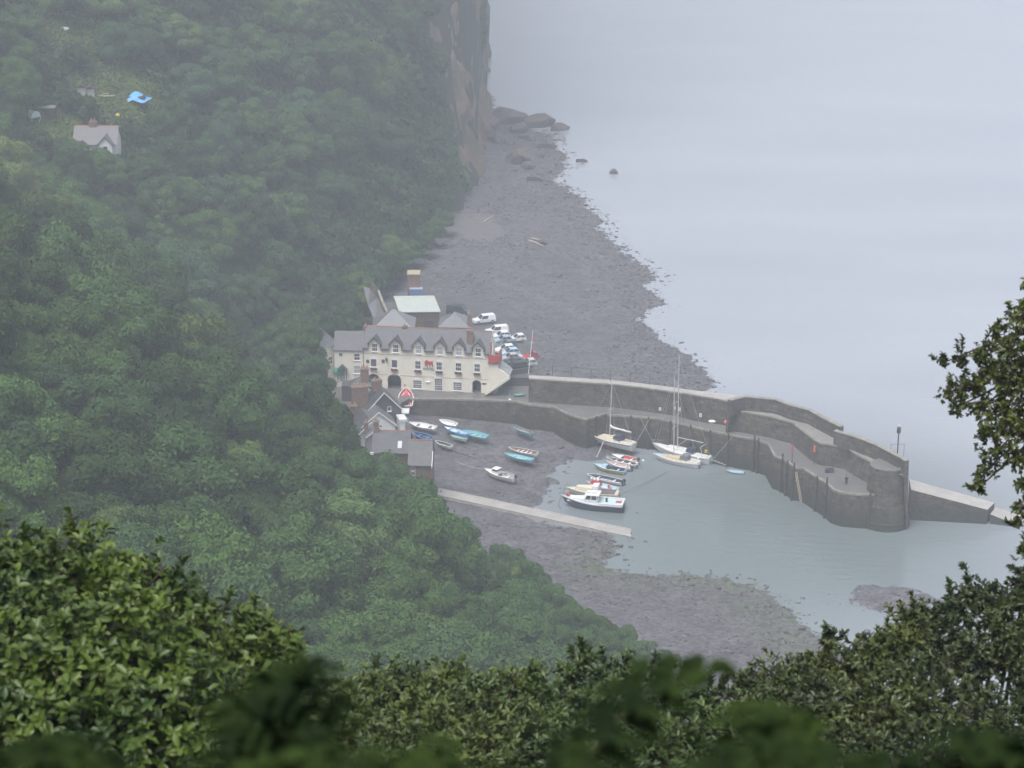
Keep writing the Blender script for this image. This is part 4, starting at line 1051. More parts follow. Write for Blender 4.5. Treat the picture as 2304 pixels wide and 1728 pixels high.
# brick store and blue container with things beside it
pL = W(917, 641, 7.5); pR = W(944, 641, 7.5)
bs = thing('brick_store', 'small flat topped brick store at the foot of the wood by the shingle', 'store', (pL.x, pL.y, 4.5)); L = (pR-pL).length
MB().box(0, L, 0, 3, 0, 5.2).build('wall', mat('dull brick', (.20, .12, .10), rough=.9, noise=.3, nscale=1), bs); MB().box(-.1, L+.1, -.1, 3.1, 5.2, 5.35).build('roof', mat('buff capping', (.4, .33, .22), rough=.8), bs)
MB().box(.6, 1.5, -.05, -.003, 0, 2).build('door', M_TRIM, bs)
pL = W(922, 660, 6)
bc = thing('blue_container', 'small blue storage container below the brick store', 'container', (pL.x, pL.y, 5.2))
MB().box(0, 2.6, 0, 1.6, .1, 1.6).build('body', mat('blue container paint', (.13, .22, .42), rough=.5, noise=.15, nscale=3), bc); MB().box(-.06, 2.66, -.06, 1.66, 1.6, 1.72).build('lid', mat('grey blue lid', (.3, .36, .46), rough=.5), bc)
mb = MB(); [mb.box(.2+.3*k, .26+.3*k, -.03, 0, .1, 1.6) for k in range(8)]; mb.build('ribs', MATS['blue container paint'], bc)
# car park, ramp road and retaining walls
CPZ = 7.6
cp = [W(u, v, CPZ) for u, v in [(1096, 850), (1190, 850), (1206, 846), (1200, 820), (1166, 752), (1128, 700), (1085, 676), (1030, 664), (965, 662), (860, 690), (840, 760), (900, 790)]]
V = cp + [Vector((p.x, p.y, 2)) for p in cp]; n = len(cp)
tag(mesh_obj('car_park', V, [tuple(range(n))[::-1]], mat('rough tarmac', (.085, .085, .09), rough=.7, noise=.35, nscale=.5)), kind='structure')
rw = thing('retaining_wall', 'dark stone retaining wall under the row of parked cars', 'wall', (cp[1].x, cp[1].y, 2))
mesh_obj('wall_face', V, [(i, i+1, n+i+1, n+i) for i in range(0, 9)], M_HUNG, rw, world=True)
a = W(1112, 850, CPZ+.02); b = W(1196, 838, CPZ+.02); d_ = (b-a).normalized()
mb = MB(); mb.add([a, b, b+Vector((0, .4, 0)), a+Vector((0, .4, 0)), a+Vector((0, 0, 1.0)), b+Vector((0, 0, 1.0)), b+Vector((0, .4, 1)), a+Vector((0, .4, 1))], [(0,1,5,4), (4,5,6,7), (3,2,6,7), (1,2,6,5), (0,3,7,4)])
mb.build('low_wall', M_HUNG, rw, world=True)
rd = [(862, 752, 7.8), (880, 742, 7.8), (860, 700, 9.5), (850, 672, 11), (832, 652, 13), (818, 648, 13), (828, 690, 10.5), (845, 730, 8.5)]
rp = [W(*p) for p in rd]
tag(mesh_obj('road', [p + Vector((0, 0, .3)) for p in rp], [(0, 1, 2, 7), (7, 2, 3, 6), (6, 3, 4, 5)], mat('wet road', (.15, .15, .16), rough=.35, noise=.15, nscale=.4)), kind='structure')
rw = thing('roadside_wall', 'long dark stone wall beside the ramp road behind the hotel', 'wall', tuple(rp[1]))
mb = MB()
for a, b in ((rp[1], rp[2]), (rp[2], rp[3]), (rp[3], rp[4])):
    o_ = Vector((.4, 0, 0)); mb.add([a, b, b+o_, a+o_] + [p+Vector((0, 0, 1.7)) for p in (a, b, b+o_, a+o_)], [(0,1,5,4), (4,5,6,7), (2,3,7,6), (1,2,6,5), (0,3,7,4)])
mb.build('wall_body', M_RUBBLE, rw, world=True); 
mb = MB()
for a, b in ((rp[1], rp[2]), (rp[2], rp[3]), (rp[3], rp[4])):
    o_ = Vector((.45, 0, 0)); u_ = Vector((-.05, 0, 1.7)); mb.add([a+u_, b+u_, b+o_+u_, a+o_+u_] + [p+u_+Vector((0, 0, .12)) for p in (a, b, b+o_, a+o_)], [(0,1,5,4), (4,5,6,7), (2,3,7,6)])
mb.build('coping', M_COPE, rw, world=True)
# village street and its wall to the harbour (left)
st = [W(u, v, Z1-.02) for u, v in [(700, 790), (815, 800), (1110, 812), (1200, 846), (1300, 905), (1161, 902.5), (1100, 899.5), (1000, 896.5), (922, 896.5), (905, 905), (880, 930), (850, 985), (800, 1000), (740, 1000), (700, 900)]]
tag(mesh_obj('street', st, [tuple(range(len(st)))[::-1]], mat('wet cobbles', (.13, .125, .125), rough=.5, noise=.3, nscale=.5)), kind='structure')
sw = thing('street_wall', 'dark stone wall below the cottages at the head of the harbour', 'wall', (st[8].x, st[8].y, 2))
E_ = st[8:12] + [W(932, 1058, 4.8), W(965, 1106, 4.4)]
strip(E_, [Vector((p.x+.3, p.y-.3, 1.5)) for p in E_], 'wall_face', M_STONE, sw)
sl = [W(922, 897, Z1-.05), W(905, 905, Z1-.05), W(905, 925, 3.1), W(945, 915, 3.1)]
tag(mesh_obj('slip', sl + [Vector((p.x, p.y, 0)) for p in sl], [(3, 2, 1, 0), (2, 3, 7, 6), (1, 2, 6, 5), (3, 0, 4, 7)], M_STONE), kind='structure')

# ---- cottages at the head of the harbour ----
def ridge_house(name, label, r0, r1, zr, half, rise, zb, wall_m, roof_m, ridge=None, over=.2):
    """r0 -> r1 photo points of the two ridge ends (r0 nearest the camera)"""
    a = W(*r0, zr); b = W(*r1, zr); d = Vector((b.x-a.x, b.y-a.y)); L = d.length; rz = math.atan2(d.y, d.x) - math.pi/2
    root = thing(name, label, 'cottage', (a.x, a.y, zb), rz)       # local y runs along the ridge away from the camera
    h = zr - zb
    MB().prism([(-half, 0), (half, 0), (half, h-rise), (0, h-.1), (-half, h-rise)], 'y', .05, L).build('wall', wall_m, root)
    k = rise/half; o = over
    r = MB().prism([(-half-o, h-rise-o*k), (0, h), (half+o, h-rise-o*k), (half+o, h-rise-o*k+.14), (0, h+.15), (-half-o, h-rise-o*k+.14)], 'y', -.15, L+.1).build('roof', roof_m, root)
    MB().prism([(-half-o-.02, h-rise-o*k-.08), (0, h-.06), (half+o+.02, h-rise-o*k-.08), (half+o+.02, h-rise-o*k+.16), (0, h+.18), (-half-o-.02, h-rise-o*k+.16)], 'y', -.24, -.152).build('bargeboard', M_WHITE, r)
    if ridge: MB().tube([(0, -.15, h+.15), (0, L+.1, h+.15)], .13, 6).build('ridge_tiles', ridge, r)
    return root, L, h
r1, L, h = ridge_house('slate_hung_cottage', 'tall dark slate-hung cottage with white bargeboard nearest the red boat', (864, 884), (850, 862), 14.2, 3.1, 3.3, 5.2, M_HUNG, M_SLATE)
window(r1, .9, h-3.4, .5, .7, y=.05, bars=(1, 1)); window(r1, -1.2, 1.6, .7, 1.0, y=.05); 
MB().box(2.2, 3.12, -2.6, .04, 0, 4.3).box(2.1, 3.5, -2.7, .1, 4.3, 4.75).build('white_bay', M_LIME, r1)
chimney(r1, -.6, L*.6, h-.8, h+1.4, 1.7, .8, M_BRICK, 2)
r2, L, h = ridge_house('pale_roofed_cottage', 'cottage with shining pale slate roof and large brick chimney stack', (852, 928), (826, 872), 12.2, 2.9, 2.5, 5.2, M_LIME, M_SLATE_L)
chimney(r2, -2.2, L*.55, h-2.6, h+2.5, 2.9, 1.0, M_BRICK, 4); window(r2, .2, h-3.2, .6, .8, y=.05)
r3, L, h = ridge_house('grey_gabled_cottage', 'low white cottage with grey roof squeezed below the pale roofed one', (836, 950), (806, 915), 10.8, 2.3, 1.9, 5.0, M_LIME, M_SLATE)
chimney(r3, -1.7, L*.7, h-2, h+1.3, 1.5, .8, M_BRICK, 2); window(r3, .3, h-2.7, .6, .8, y=.05)
r4, L, h = ridge_house('narrow_white_cottage', 'narrow whitewashed cottage with thin brick chimney above the long slate roof', (846, 968), (832, 934), 10.0, 1.7, 1.2, 5.0, M_GREYW, M_SLATE_L)
chimney(r4, -1.5, L*.2, h-2, h+1.1, .6, .6, M_BRICK, 1); window(r4, .1, h-2.3, .6, .8, y=.05)
r5, L, h = ridge_house('white_lean_to', 'small white outhouse beside the garden steps above the long slate roof', (872, 978), (858, 956), 8.6, 1.5, .9, 5.0, M_LIME, M_SLATE_L)
MB().box(1.6, 1.75, -.6, 1.6, 1.6, 2.6).box(2.3, 2.45, -.6, 1.6, 1.2, 2.2).build('step_rail', M_WHITE, r5); window(r5, 0, h-2.0, .5, .6, y=.05, sill=False)
# long slate roofs with red ridges
r6, L, h, rr = house('long_slate_cottage', 'cottage with long blue grey slate roof, red ridge and one skylight', 'cottage', (838, 1018), (920, 1019), 9.0, 4.6, 7.2, 2.5, M_RUBBLE, M_SLATE)
MB().box(4.3, 5.0, 1.1, 1.22, h+.55, h+.6).build('skylight', M_WHITE, rr)
sk = MB(); k = 2.5/3.6
sk.add([(4.2, .6, h+.6*k+.2), (4.9, .6, h+.6*k+.2), (4.9, 1.8, h+1.8*k+.2), (4.2, 1.8, h+1.8*k+.2)], [(0, 1, 2, 3)])
sk.build('skylight_pane', mat('skylight', (.5, .52, .55), rough=.3), rr)
window(r6, L-2.0, h-1.9, .6, .8, y=0); window(r6, L-3.6, h-1.9, .6, .8, y=0); chimney(r6, .4, 3.6, h+1.0, h+4.4, .8, .9, M_BRICK, 1)
MB().box(-1.4, .2, -.4, -.1, h-.3, h+.1).build('white_gutter', M_WHITE, r6)
r7, L, h, rr = house('stone_end_cottage', 'stone walled cottage with square slate roof at the top of the causeway', 'cottage', (919, 1045), (969, 1046), 9.2, 3.6, 6.6, 3.0, M_RUBBLE, M_SLATE)
mb = MB()
for k in range(6): window(r7, .75, .45+k*.82, .62, .6, bars=(2, 1), sill=False, th=.05)
MB().box(1.9, 2.6, -.06, -.004, .1, 1.3).build('white_board', M_WHITE, r7)
MB().tube([(L+.05, -.12, 0), (L+.05, -.12, h-.2)], .09, 6).build('downpipe', mat('dull red pipe', (.22, .07, .07), rough=.6), r7)
MB().prism([(-.35, h-.5), (.2, h-.1), (1.9, h+1.5), (1.9, h+1.75), (-.35, h-.2)], 'x', L+.16, L+.26).build('bargeboard', M_WHITE, rr)
# tall pale end wall and lamp post beside it
p = W(917, 978, 5.0); tw2 = thing('white_wall_end', 'narrow tall pale gable wall standing beside the beached white rowing boat', 'building', (p.x-1.05, p.y, 4.6))
MB().prism([(0, 0), (1.25, 0), (1.25, 2.6), (0, 4.2)], 'y', 0, 2.2).build('wall', M_GREYW, tw2); MB().box(-.1, 1.35, -.1, 2.3, 4.3, 4.55).build('roof', M_LIME, tw2)
p = W(895, 976, 5.0); lpst = thing('street_lamp', 'thin pale street lamp standing between the dark cottage and the slate roof', 'lamp', tuple(p))
MB().tube([(0, 0, 0), (0, 0, 2.9)], .06, 6).build('pole', M_WHITE, lpst); MB().lathe([(.06, 2.9), (.2, 3.0), (.2, 3.2), (.05, 3.35)], n=8).build('lamp_head', M_WHITE, lpst)
p = W(820, 862, 9.5); gc = thing('brick_chimney_house', 'dark roofed cottage with tall red brick chimney in front of the hotel left arch', 'cottage', (p.x-2.6, p.y, 4.5))
MB().box(-1.6, 4.6, 0, 3.2, 0, 4.4).build('wall', M_HUNG, gc); hip = hip_roof(gc, 4.2, 3.2, 4.4, 1.3, M_HUNG); hip.location = (0, 0, 0)
chimney(gc, 2.6, .9, 4.2, 7.6, 1.5, 1.0, M_BRICK, 3); chimney(gc, 4.9, .2, 2.6, 5.6, 1.6, 1.1, M_BRICK, 0)
p = W(762, 842, 8.3); gp = thing('green_parasol', 'closed green canvas canopy by the cottage doors at the wood edge', 'canopy', tuple(p))
MB().lathe([(.9, 0), (1.0, .7), (.6, 1.4), (.05, 1.7)], n=9).build('canvas', mat('green canvas', (.05, .32, .2), rough=.7), gp); MB().tube([(0, 0, -2.5), (0, 0, .1)], .05).build('pole', M_IRON, gp)

# ---- the lone cottage and plots high on the slope ----
def on_hill(u, v, dz=0):
    p = hit_hill(u, v); return Vector((float(p[0]), float(p[1]), float(p[2]) + dz))
p = on_hill(213, 345)
pz = p.z
eL = (165, 322); eR = (260, 316); ze = pz + 3.4
pL = D(*eL, 1); 
def at_dist(u, v, y):
    d = ray(u, v); t = y/d.y; return Vector((d.x*t, y, CAMH + d.z*t))
A_ = at_dist(166, 322, p.y-2); B_ = at_dist(260, 318, p.y-2)
lc = thing('hillside_cottage', 'lone white cottage with grey roof and red chimney high in the wood', 'cottage', (A_.x, A_.y, A_.z-5), math.atan2(B_.y-A_.y, B_.x-A_.x))
L = (B_-A_).length; walls(lc, L, 6.0, 5.0, 2.6, M_LIME); rr = gable_roof(lc, L, 6.0, 5.0, 2.7, mat('purple grey slate', (.125, .115, .13), rough=.55, noise=.15, nscale=1), ridge=M_RIDGE, over=.45)
chimney(lc, L*.42, 3, 7.2, 8.8, 1.5, .7, M_BRICK, 2)
gb = MB().prism([(L-3.2, 3.0), (L-.6, 3.0), (L-.6, 5.0), (L-1.9, 6.4), (L-3.2, 5.0)], 'y', -1.1, 0).build('gable_wing', M_LIME, lc)
MB().prism([(L-3.5, 4.8), (L-1.9, 6.5), (L-.3, 4.8), (L-.3, 4.95), (L-1.9, 6.68), (L-3.5, 4.95)], 'y', -1.4, 3.0).build('gable_roof', MATS['purple grey slate'], gb)
MB().box(L-2.3, L-1.5, -1.16, -1.104, 3.6, 4.6).build('window', M_GLASS, gb)
MB().box(L-2.4, L-1.4, -1.15, -1.102, 3.5, 4.7).build('window_frame', M_WHITE, gb)
p = on_hill(307, 232, .7); bt = thing('blue_tarpaulin', 'bright blue tarpaulin roped over a pile in the hillside garden', 'tarpaulin', tuple(p))
r = np.random.RandomState(4); mb = MB(); n = 9
V = []; 
for i in range(n):
    for j in range(n):
        a = i/(n-1)-.5; b = j/(n-1)-.5; e = max(abs(a), abs(b))*2
        V.append((a*5.2 + b*.8 + r.uniform(-.1, .1), b*3.6, 1.5*(1-e**1.6) + r.uniform(-.12, .12) + .35*math.cos(a*9)))
F = [(i*n+j, (i+1)*n+j, (i+1)*n+j+1, i*n+j+1) for i in range(n-1) for j in range(n-1)]
mesh_obj('sheet', V, F, mat('blue tarpaulin', (.14, .42, .78), rough=.45), bt); MB().box(-1.9, 1.9, -1.2, 1.2, -.3, .9).build('covered_pile', M_TIMB, bt)
p = on_hill(68, 268, .5); pt = thing('polytunnel', 'pale green polytunnel left of the grey shed in the hillside garden', 'polytunnel', tuple(p))
mb = MB(); n = 10; prof = [(1.2*math.cos(math.pi*k/n), 1.25*math.sin(math.pi*k/n)) for k in range(n+1)]; mb.prism(prof, 'y', -1.6, 1.6); o = mb.build('cover', mat('polythene', (.42, .52, .5), rough=.4), pt); o.rotation_euler = (0, 0, 1.0)
mb = MB(); [mb.torus((0, y_, 0), 1.24, .04, 16, 5, 'y') for y_ in (-1.6, 0, 1.6)]; o = mb.build('hoops', M_WHITE, pt); o.rotation_euler = (0, 0, 1.0)
p = on_hill(107, 262, .4); gs = thing('garden_shed', 'small dark shed with flat grey roof beside the polytunnel', 'shed', tuple(p))
MB().box(-1.5, 1.5, -1, 1, -.5, 1.5).build('wall', M_TIMB, gs); MB().box(-1.7, 1.7, -1.2, 1.2, 1.5, 1.65).build('roof', M_GREYW, gs)
p = on_hill(116, 271); gh = thing('domed_cover', 'small cream domed cover in front of the grey shed', 'cover', tuple(p)); MB().ball((0, 0, 0), .9, 10, sz=.6).build('dome', mat('cream cover', (.6, .5, .34), rough=.6), gh); MB().lathe([(.95, -.1), (.95, .05)], n=10).build('base_ring', M_TIMB, gh)
p = on_hill(143, 66); ws = thing('white_skiff_cover', 'small white upturned dinghy on the grass near the top left', 'dinghy', tuple(p), .4); MB().ball((0, 0, .1), .6, 10, sx=2.0, sz=.7).build('hull', M_WHITE, ws); MB().tube([(-1.15, 0, .2), (0, 0, .55), (1.15, 0, .2)], .05).build('keel', M_WHITE, ws)
for i, (u, v, lab) in enumerate([(185, 212, 'weathered grey wooden hut left of the tangled timber'), (203, 215, 'narrow grey wooden hut right of its twin'), (203, 247, 'low dark hut above the lone cottage roof')]):
    p = on_hill(u, v); g_ = thing('garden_hut', lab, 'hut', tuple(p), .3*i); MB().box(-.8, .8, -.7, .7, -.5, 1.6).build('wall', M_GREYW if i < 2 else M_TIMB, g_); MB().prism([(-1, 1.5), (1, 1.5), (0, 2.1)], 'y', -.85, .85).build('roof', M_TIMB if i < 2 else M_HUNG, g_)
p = on_hill(226, 219); tp = thing('timber_pile', 'tangle of pale weathered planks left of the blue tarpaulin', 'planks', tuple(p)); r9 = random.Random(3)
for k in range(7):
    a = Vector((r9.uniform(-1.8, 1.8), r9.uniform(-.6, .6), .15+.08*k)); d_ = Vector((r9.uniform(.5, 1.4), r9.uniform(-.5, .5), r9.uniform(-.1, .3)))
    MB().tube([a-d_, a+d_], .07, 4).build('plank', mat('weathered plank', (.42, .38, .33), rough=.8), tp)
p = on_hill(264, 262); yc = thing('yellow_cover', 'small yellow plastic cover right of the dark hut', 'cover', tuple(p)); MB().ball((0, 0, .2), .55, 8, sz=.8).build('sheet', mat('yellow cover', (.62, .48, .10), rough=.6), yc); MB().box(-.4, .4, -.3, .3, -.4, .1).build('box', M_TIMB, yc)
# ------------------------------------------------------------------ boats
def paint(n, c, r=.4, **k): return mat(n, c, rough=r, **k)
B_WHITE = paint('boat white', (.74, .74, .73)); B_CREAM = paint('boat cream', (.66, .62, .50)); B_BLUE = paint('boat blue', (.10, .26, .60)); B_NAVY = paint('boat navy', (.03, .045, .09))
B_TEAL = paint('boat turquoise', (.20, .46, .52)); B_PALE = paint('boat pale blue', (.42, .58, .68)); B_YEL = paint('boat yellow', (.52, .42, .06)); B_GREY = paint('boat grey', (.42, .43, .44))
B_BROWN = paint('boat brown inside', (.20, .10, .08)); B_DARK = paint('boat dark inside', (.06, .065, .07)); B_RED = M_RED; B_GREEN = paint('boat sea green', (.30, .50, .44)); B_RUB = paint('black rubber', (.03, .03, .035), .6)
B_FOUL = paint('antifouling red', (.30, .07, .05), .8); B_CANV = paint('navy canvas', (.035, .045, .085), .8); B_MAST = paint('aluminium spar', (.55, .56, .57), .35); B_DECK = paint('tan deck', (.55, .47, .33), .6)
class Hull:
    def __init__(s, L, B, H, tw=.75, fine=2.2, sheer=.28, rake=.12):
        s.L, s.B, s.H, s.tw, s.fine, s.sh, s.rk = L, B, H, tw, fine, sheer, rake
    def b(s, t): 
        f = 1 if t < .42 else 1 - ((t-.42)/.58)**s.fine
        a = s.tw + (1-s.tw)*min(1, t/.45)**.7
        return max(s.B/2*f*a, .015)
    def z(s, t): return s.H*(1 + s.sh*max(0, t-.35)**1.6*1.6 + .06*(1-t)**2)
    def k(s, t): return 0 if t < .7 else s.H*.75*((t-.7)/.3)**2.2
    def x(s, t, zz): return -s.L/2 + s.L*t*(1-s.rk) + s.L*s.rk*t*(zz/s.z(1))**.8
    def sec(s, t, j, off=0.0):
        q = j/5.0; kz = s.k(t); zz = kz + (s.z(t)-kz)*q**1.7; y = (s.b(t))*min(1, (q*1.0)**.55)
        return (s.x(t, zz), max(y-off, 0), zz)
    def skin(s, n=14):
        V = []; F = []; T = [i/(n-1) for i in range(n)]
        for t in T:
            row = [s.sec(t, j) for j in range(6)]
            V += [(x, -y, z) for x, y, z in row[::-1]] + [(x, y, z) for x, y, z in row[1:]]
        w = 11
        for i in range(n-1):
            for j in range(w-1): F.append((i*w+j, (i+1)*w+j, (i+1)*w+j+1, i*w+j+1))
        F.append(tuple(range(w)))
        return V, F
def open_boat(name, label, bow, stern, z, H=.62, Bm=.36, out=B_WHITE, inn=B_GREY, rim=B_WHITE, thw=2, tw=.7, thwm=None, roll=0, group='open boats in the harbour', foredeck=None, cat='rowing boat', sink=0, sheer=.28):
    a = W(*stern, z + H*.8); b = W(*bow, z + H*.95); L = (b-a).length*1.0; hd = math.atan2(b.y-a.y, b.x-a.x); c = (a+b)/2
    root = thing(name, label, cat, (c.x, c.y, z - sink), 0, group, rot=(math.radians(roll), 0, hd))
    h = Hull(L, L*Bm, H, tw=tw, sheer=sheer); V, F = h.skin(); mesh_obj('hull', V, F, out, root, smooth=True)
    n = 14; T = [i/(n-1)*.955+.015 for i in range(n)]; o = .06
    V = []; F = []
    for t in T:
        bb = max(h.b(t)-o, .01); zf = max(h.k(t)+.12, h.H*.28); xs = h.x(t, h.z(t)); xf = h.x(t, zf)
        V += [(xs, -bb, h.z(t)-.02), (xf, -bb*.72, zf), (xf, bb*.72, zf), (xs, bb, h.z(t)-.02)]
    for i in range(n-1):
        for j in range(3): F.append((i*4+j, i*4+j+1, (i+1)*4+j+1, (i+1)*4+j))
    F.append((0, 1, 2, 3)); mesh_obj('inner_hull', V, F, inn, root)
    V = []; F = []; T = [i/(n-1) for i in range(n)]
    for t in T:
        bb = h.b(t); xx = h.x(t, h.z(t)); zz = h.z(t)
        V += [(xx, -bb-.035, zz-.05), (xx, -bb-.035, zz+.03), (xx, -max(bb-.09, 0), zz+.03), (xx, max(bb-.09, 0), zz+.03), (xx, bb+.035, zz+.03), (xx, bb+.035, zz-.05)]
    for i in range(n-1):
        for j in (0, 1, 3, 4): F.append((i*6+j, (i+1)*6+j, (i+1)*6+j+1, i*6+j+1))
    mesh_obj('gunwale', V, F, rim, root)
    MB().box(h.x(0, h.H)-.02, h.x(0, h.H)+.08, -h.b(0)*.95, h.b(0)*.95, h.H*.5, h.H+.05).build('transom', rim, root)
    for k in range(thw):
        t = .25 + .45*k/max(thw-1, 1); xx = h.x(t, h.H*.8)
        MB().box(xx-.14, xx+.14, -h.b(t)*.9, h.b(t)*.9, h.H*.70, h.H*.76).build('thwart', thwm or rim, root)
    if foredeck: deck_mesh(h, foredeck[0], .99, foredeck[1], root, 'foredeck')
    return root, h
def deck_mesh(h, t0, t1, m, root, nm='deck', dz=-.03, n=10, cam=.06):
    V = []; F = []
    for i in range(n):
        t = t0 + (t1-t0)*i/(n-1); bb = h.b(t)*.97; xx = h.x(t, h.z(t))
        V += [(xx, -bb, h.z(t)+dz), (xx, 0, h.z(t)+dz+cam*h.b(t)), (xx, bb, h.z(t)+dz)]
    for i in range(n-1):
        for j in range(2): F.append((i*3+j, (i+1)*3+j, (i+1)*3+j+1, i*3+j+1))
    return mesh_obj(nm, V, F, m, root)
def loft_box(x0, x1, w0, w1, z0, z1, topin=.12, fr=.25, rear=.06):
    """cabin block: tapered sides, raked front (bow end x1)"""
    V = [(x0, -w0, z0), (x1, -w1, z0), (x1, w1, z0), (x0, w0, z0), (x0+rear, -w0+topin, z1), (x1-fr, -w1+topin, z1*.97), (x1-fr, w1-topin, z1*.97), (x0+rear, w0-topin, z1)]
    return V, [(0,1,5,4), (1,2,6,5), (2,3,7,6), (3,0,4,7), (4,5,6,7)]
def outboard(root, x, y, z, m=None):
    o = MB().box(x-.42, x-.02, y-.17, y+.17, z+.05, z+.55).build('outboard_motor', m or B_RUB, root)
    MB().tube([(x-.25, y, z+.1), (x-.35, y, z-.75)], .07, 6).build('motor_leg', B_RUB, o)
def buoy(root, x, y, z, r=.19, m=M_ORANGE, nm='fender'):
    MB().ball((x, y, z), r, 8, sz=1.25).build(nm, m, root)
g1 = 1.6
# beached rowing boats
bt, h = open_boat('rowing_boat', 'large white rowing boat with two dark thwarts, farthest left on the shingle', (920, 951), (980, 964), 2.9, H=.7, out=B_WHITE, inn=B_WHITE, thwm=B_DARK, roll=-4)
bt, h = open_boat('rowing_boat', 'narrow white boat heeled on its side, highest on the harbour shingle', (990, 944), (1029, 956), 3.0, H=.5, Bm=.3, out=B_GREY, inn=B_WHITE, roll=-24, thw=1)
bt, h = open_boat('rowing_boat', 'bright blue boat with pale cover, behind the small green dinghy', (998, 961), (1050, 979), 2.6, H=.7, out=B_BLUE, inn=B_PALE, rim=B_BLUE, roll=5, thw=3, thwm=B_PALE, foredeck=(.72, B_WHITE))
MB().ball((.35, 0, .55), .75, 10, sx=1.25, sy=.7, sz=.35).build('pale_cover', paint('pale cover', (.5, .58, .66), .7), bt)
bt, h = open_boat('rowing_boat', 'small sea green dinghy close against the bright blue boat', (1012, 980), (1049, 989), 2.3, H=.55, out=B_WHITE, inn=B_GREEN, rim=B_GREEN, roll=6, thwm=B_GREEN, thw=1)
bt, h = open_boat('rowing_boat', 'long pale turquoise boat right of the bright blue boat', (1040, 969), (1096, 984), 2.4, H=.65, out=B_GREY, inn=B_TEAL, rim=B_TEAL, roll=-6, thw=3, thwm=B_TEAL)
bt, h = open_boat('rowing_boat', 'white tender with dark grey inside beside the slate cottage roof', (979, 993), (1014, 1005), 2.3, H=.6, Bm=.42, out=B_WHITE, inn=B_DARK, rim=B_WHITE, thw=1, thwm=B_DARK, roll=4)
bt, h = open_boat('rowing_boat', 'blue boat half hidden behind the red ridged slate roof', (932, 973), (972, 988), 2.5, H=.6, out=B_PALE, inn=B_NAVY, rim=B_BLUE, roll=-10)
bt, h = open_boat('rowing_boat', 'teal boat with brown cover lying alone near the quay wall', (1154, 962), (1197, 976), 2.0, H=.62, out=B_TEAL, inn=B_BROWN, rim=B_TEAL, thw=0, roll=8)
MB().ball((0, 0, .5), 1, 12, sx=1.55, sy=.55, sz=.16).build('brown_cover', paint('drab cover', (.24, .19, .18), .8), bt); buoy(bt, .1, -.72, .35, .16, M_WHITE)
bt, h = open_boat('rowing_boat', 'white rowing boat with brown inside and pale thwarts, above the turquoise one', (1144, 1008), (1208, 1022), 1.5, H=.75, out=B_WHITE, inn=B_BROWN, rim=B_WHITE, thw=4, roll=2)
bt, h = open_boat('rowing_boat', 'turquoise boat tucked against the white boat with brown inside', (1134, 1021), (1197, 1036), 1.3, H=.7, out=B_PALE, inn=B_TEAL, rim=B_TEAL, thw=2, thwm=B_PALE, tw=.8, roll=5)
bt, h = open_boat('rowing_boat', 'small red boat with white rim drawn up on the slip by the hotel', (914, 887), (913, 909), 5.0, H=.6, Bm=.55, out=B_WHITE, inn=B_RED, rim=B_WHITE, thw=0, roll=0, tw=.85); bt.rotation_euler = (0, math.radians(-22), bt.rotation_euler.z); bt.location.z += .5
bt, h = open_boat('dinghy', 'tiny pale blue dinghy floating at the foot of the quay right of the yachts', (1634, 1057), (1674, 1062), 0, H=.5, Bm=.4, out=B_WHITE, inn=B_PALE, rim=B_PALE, thw=2, thwm=B_PALE, cat='dinghy', sink=.15)
# small motor boats by the water edge
def zg(u, v): p = W(u, v, .5); return max(bz(p.x, p.y), -.1)
bt, h = open_boat('motor_boat', 'open red and white boat nearest the yacht keel, outboard at the stern', (1377, 1023), (1434, 1037), .35, H=.6, out=B_GREY, inn=B_RED, rim=B_WHITE, thw=2, thwm=B_WHITE, foredeck=(.6, B_WHITE), cat='motor boat', group='small motor boats afloat')
outboard(bt, -h.L/2, 0, .55); buoy(bt, 1.6, -.75, .25, .2, M_RED)
bt, h = open_boat('motor_boat', 'slim white boat between the red boat and the pinkish one', (1364, 1030), (1431, 1046), .25, H=.6, Bm=.27, out=B_WHITE, inn=B_DARK, rim=B_WHITE, thw=3, cat='motor boat', group='small motor boats afloat'); outboard(bt, -h.L/2, 0, .5, B_WHITE)
bt, h = open_boat('motor_boat', 'pinkish white open boat with a white ring at its stern', (1365, 1039), (1420, 1054), .1, H=.6, Bm=.3, out=B_WHITE, inn=paint('pinkish boards', (.50, .36, .34), .7), rim=B_WHITE, thw=2, cat='motor boat', group='small motor boats afloat')
MB().torus((-h.L/2+.3, -.3, .75), .4, .1, 14, 6, 'y').build('life_ring', M_WHITE, bt); outboard(bt, -h.L/2, .1, .5)
bt, h = open_boat('motor_boat', 'yellow hulled boat with pale blue deck and small cuddy', (1336, 1043), (1406, 1059), .0, H=.95, Bm=.34, out=B_YEL, inn=B_NAVY, rim=B_PALE, thw=2, thwm=B_PALE, foredeck=(.58, B_PALE), cat='motor boat', group='small motor boats afloat', sink=.2)
V, F = loft_box(.3, 1.5, .6, .5, .9, 1.4); mesh_obj('cuddy', V, F, B_PALE, bt); MB().box(.28, .3, -.5, .5, .95, 1.3).build('cuddy_window', M_GLASS, bt); buoy(bt, .3, -1.02, .65, .17, M_WHITE); buoy(bt, -1.2, -1.0, .6, .15, M_WHITE)
p = W(1322, 1040, .4); q = W(1358, 998, 1.6)
bt, h = open_boat('inflatable_boat', 'long grey white speedboat with navy top and two outboards, orange fenders', (1320, 1066), (1400, 1085), 0, H=.75, Bm=.30, out=B_WHITE, inn=B_NAVY, rim=B_WHITE, thw=2, foredeck=(.75, B_NAVY), cat='speedboat', group='small motor boats afloat', sink=.12)
MB().tube([(1.2, -.5, .8), (1.2, -.4, 1.35), (1.2, .4, 1.35), (1.2, .5, .8)], .035, 5).build('grab_rail', B_MAST, bt)
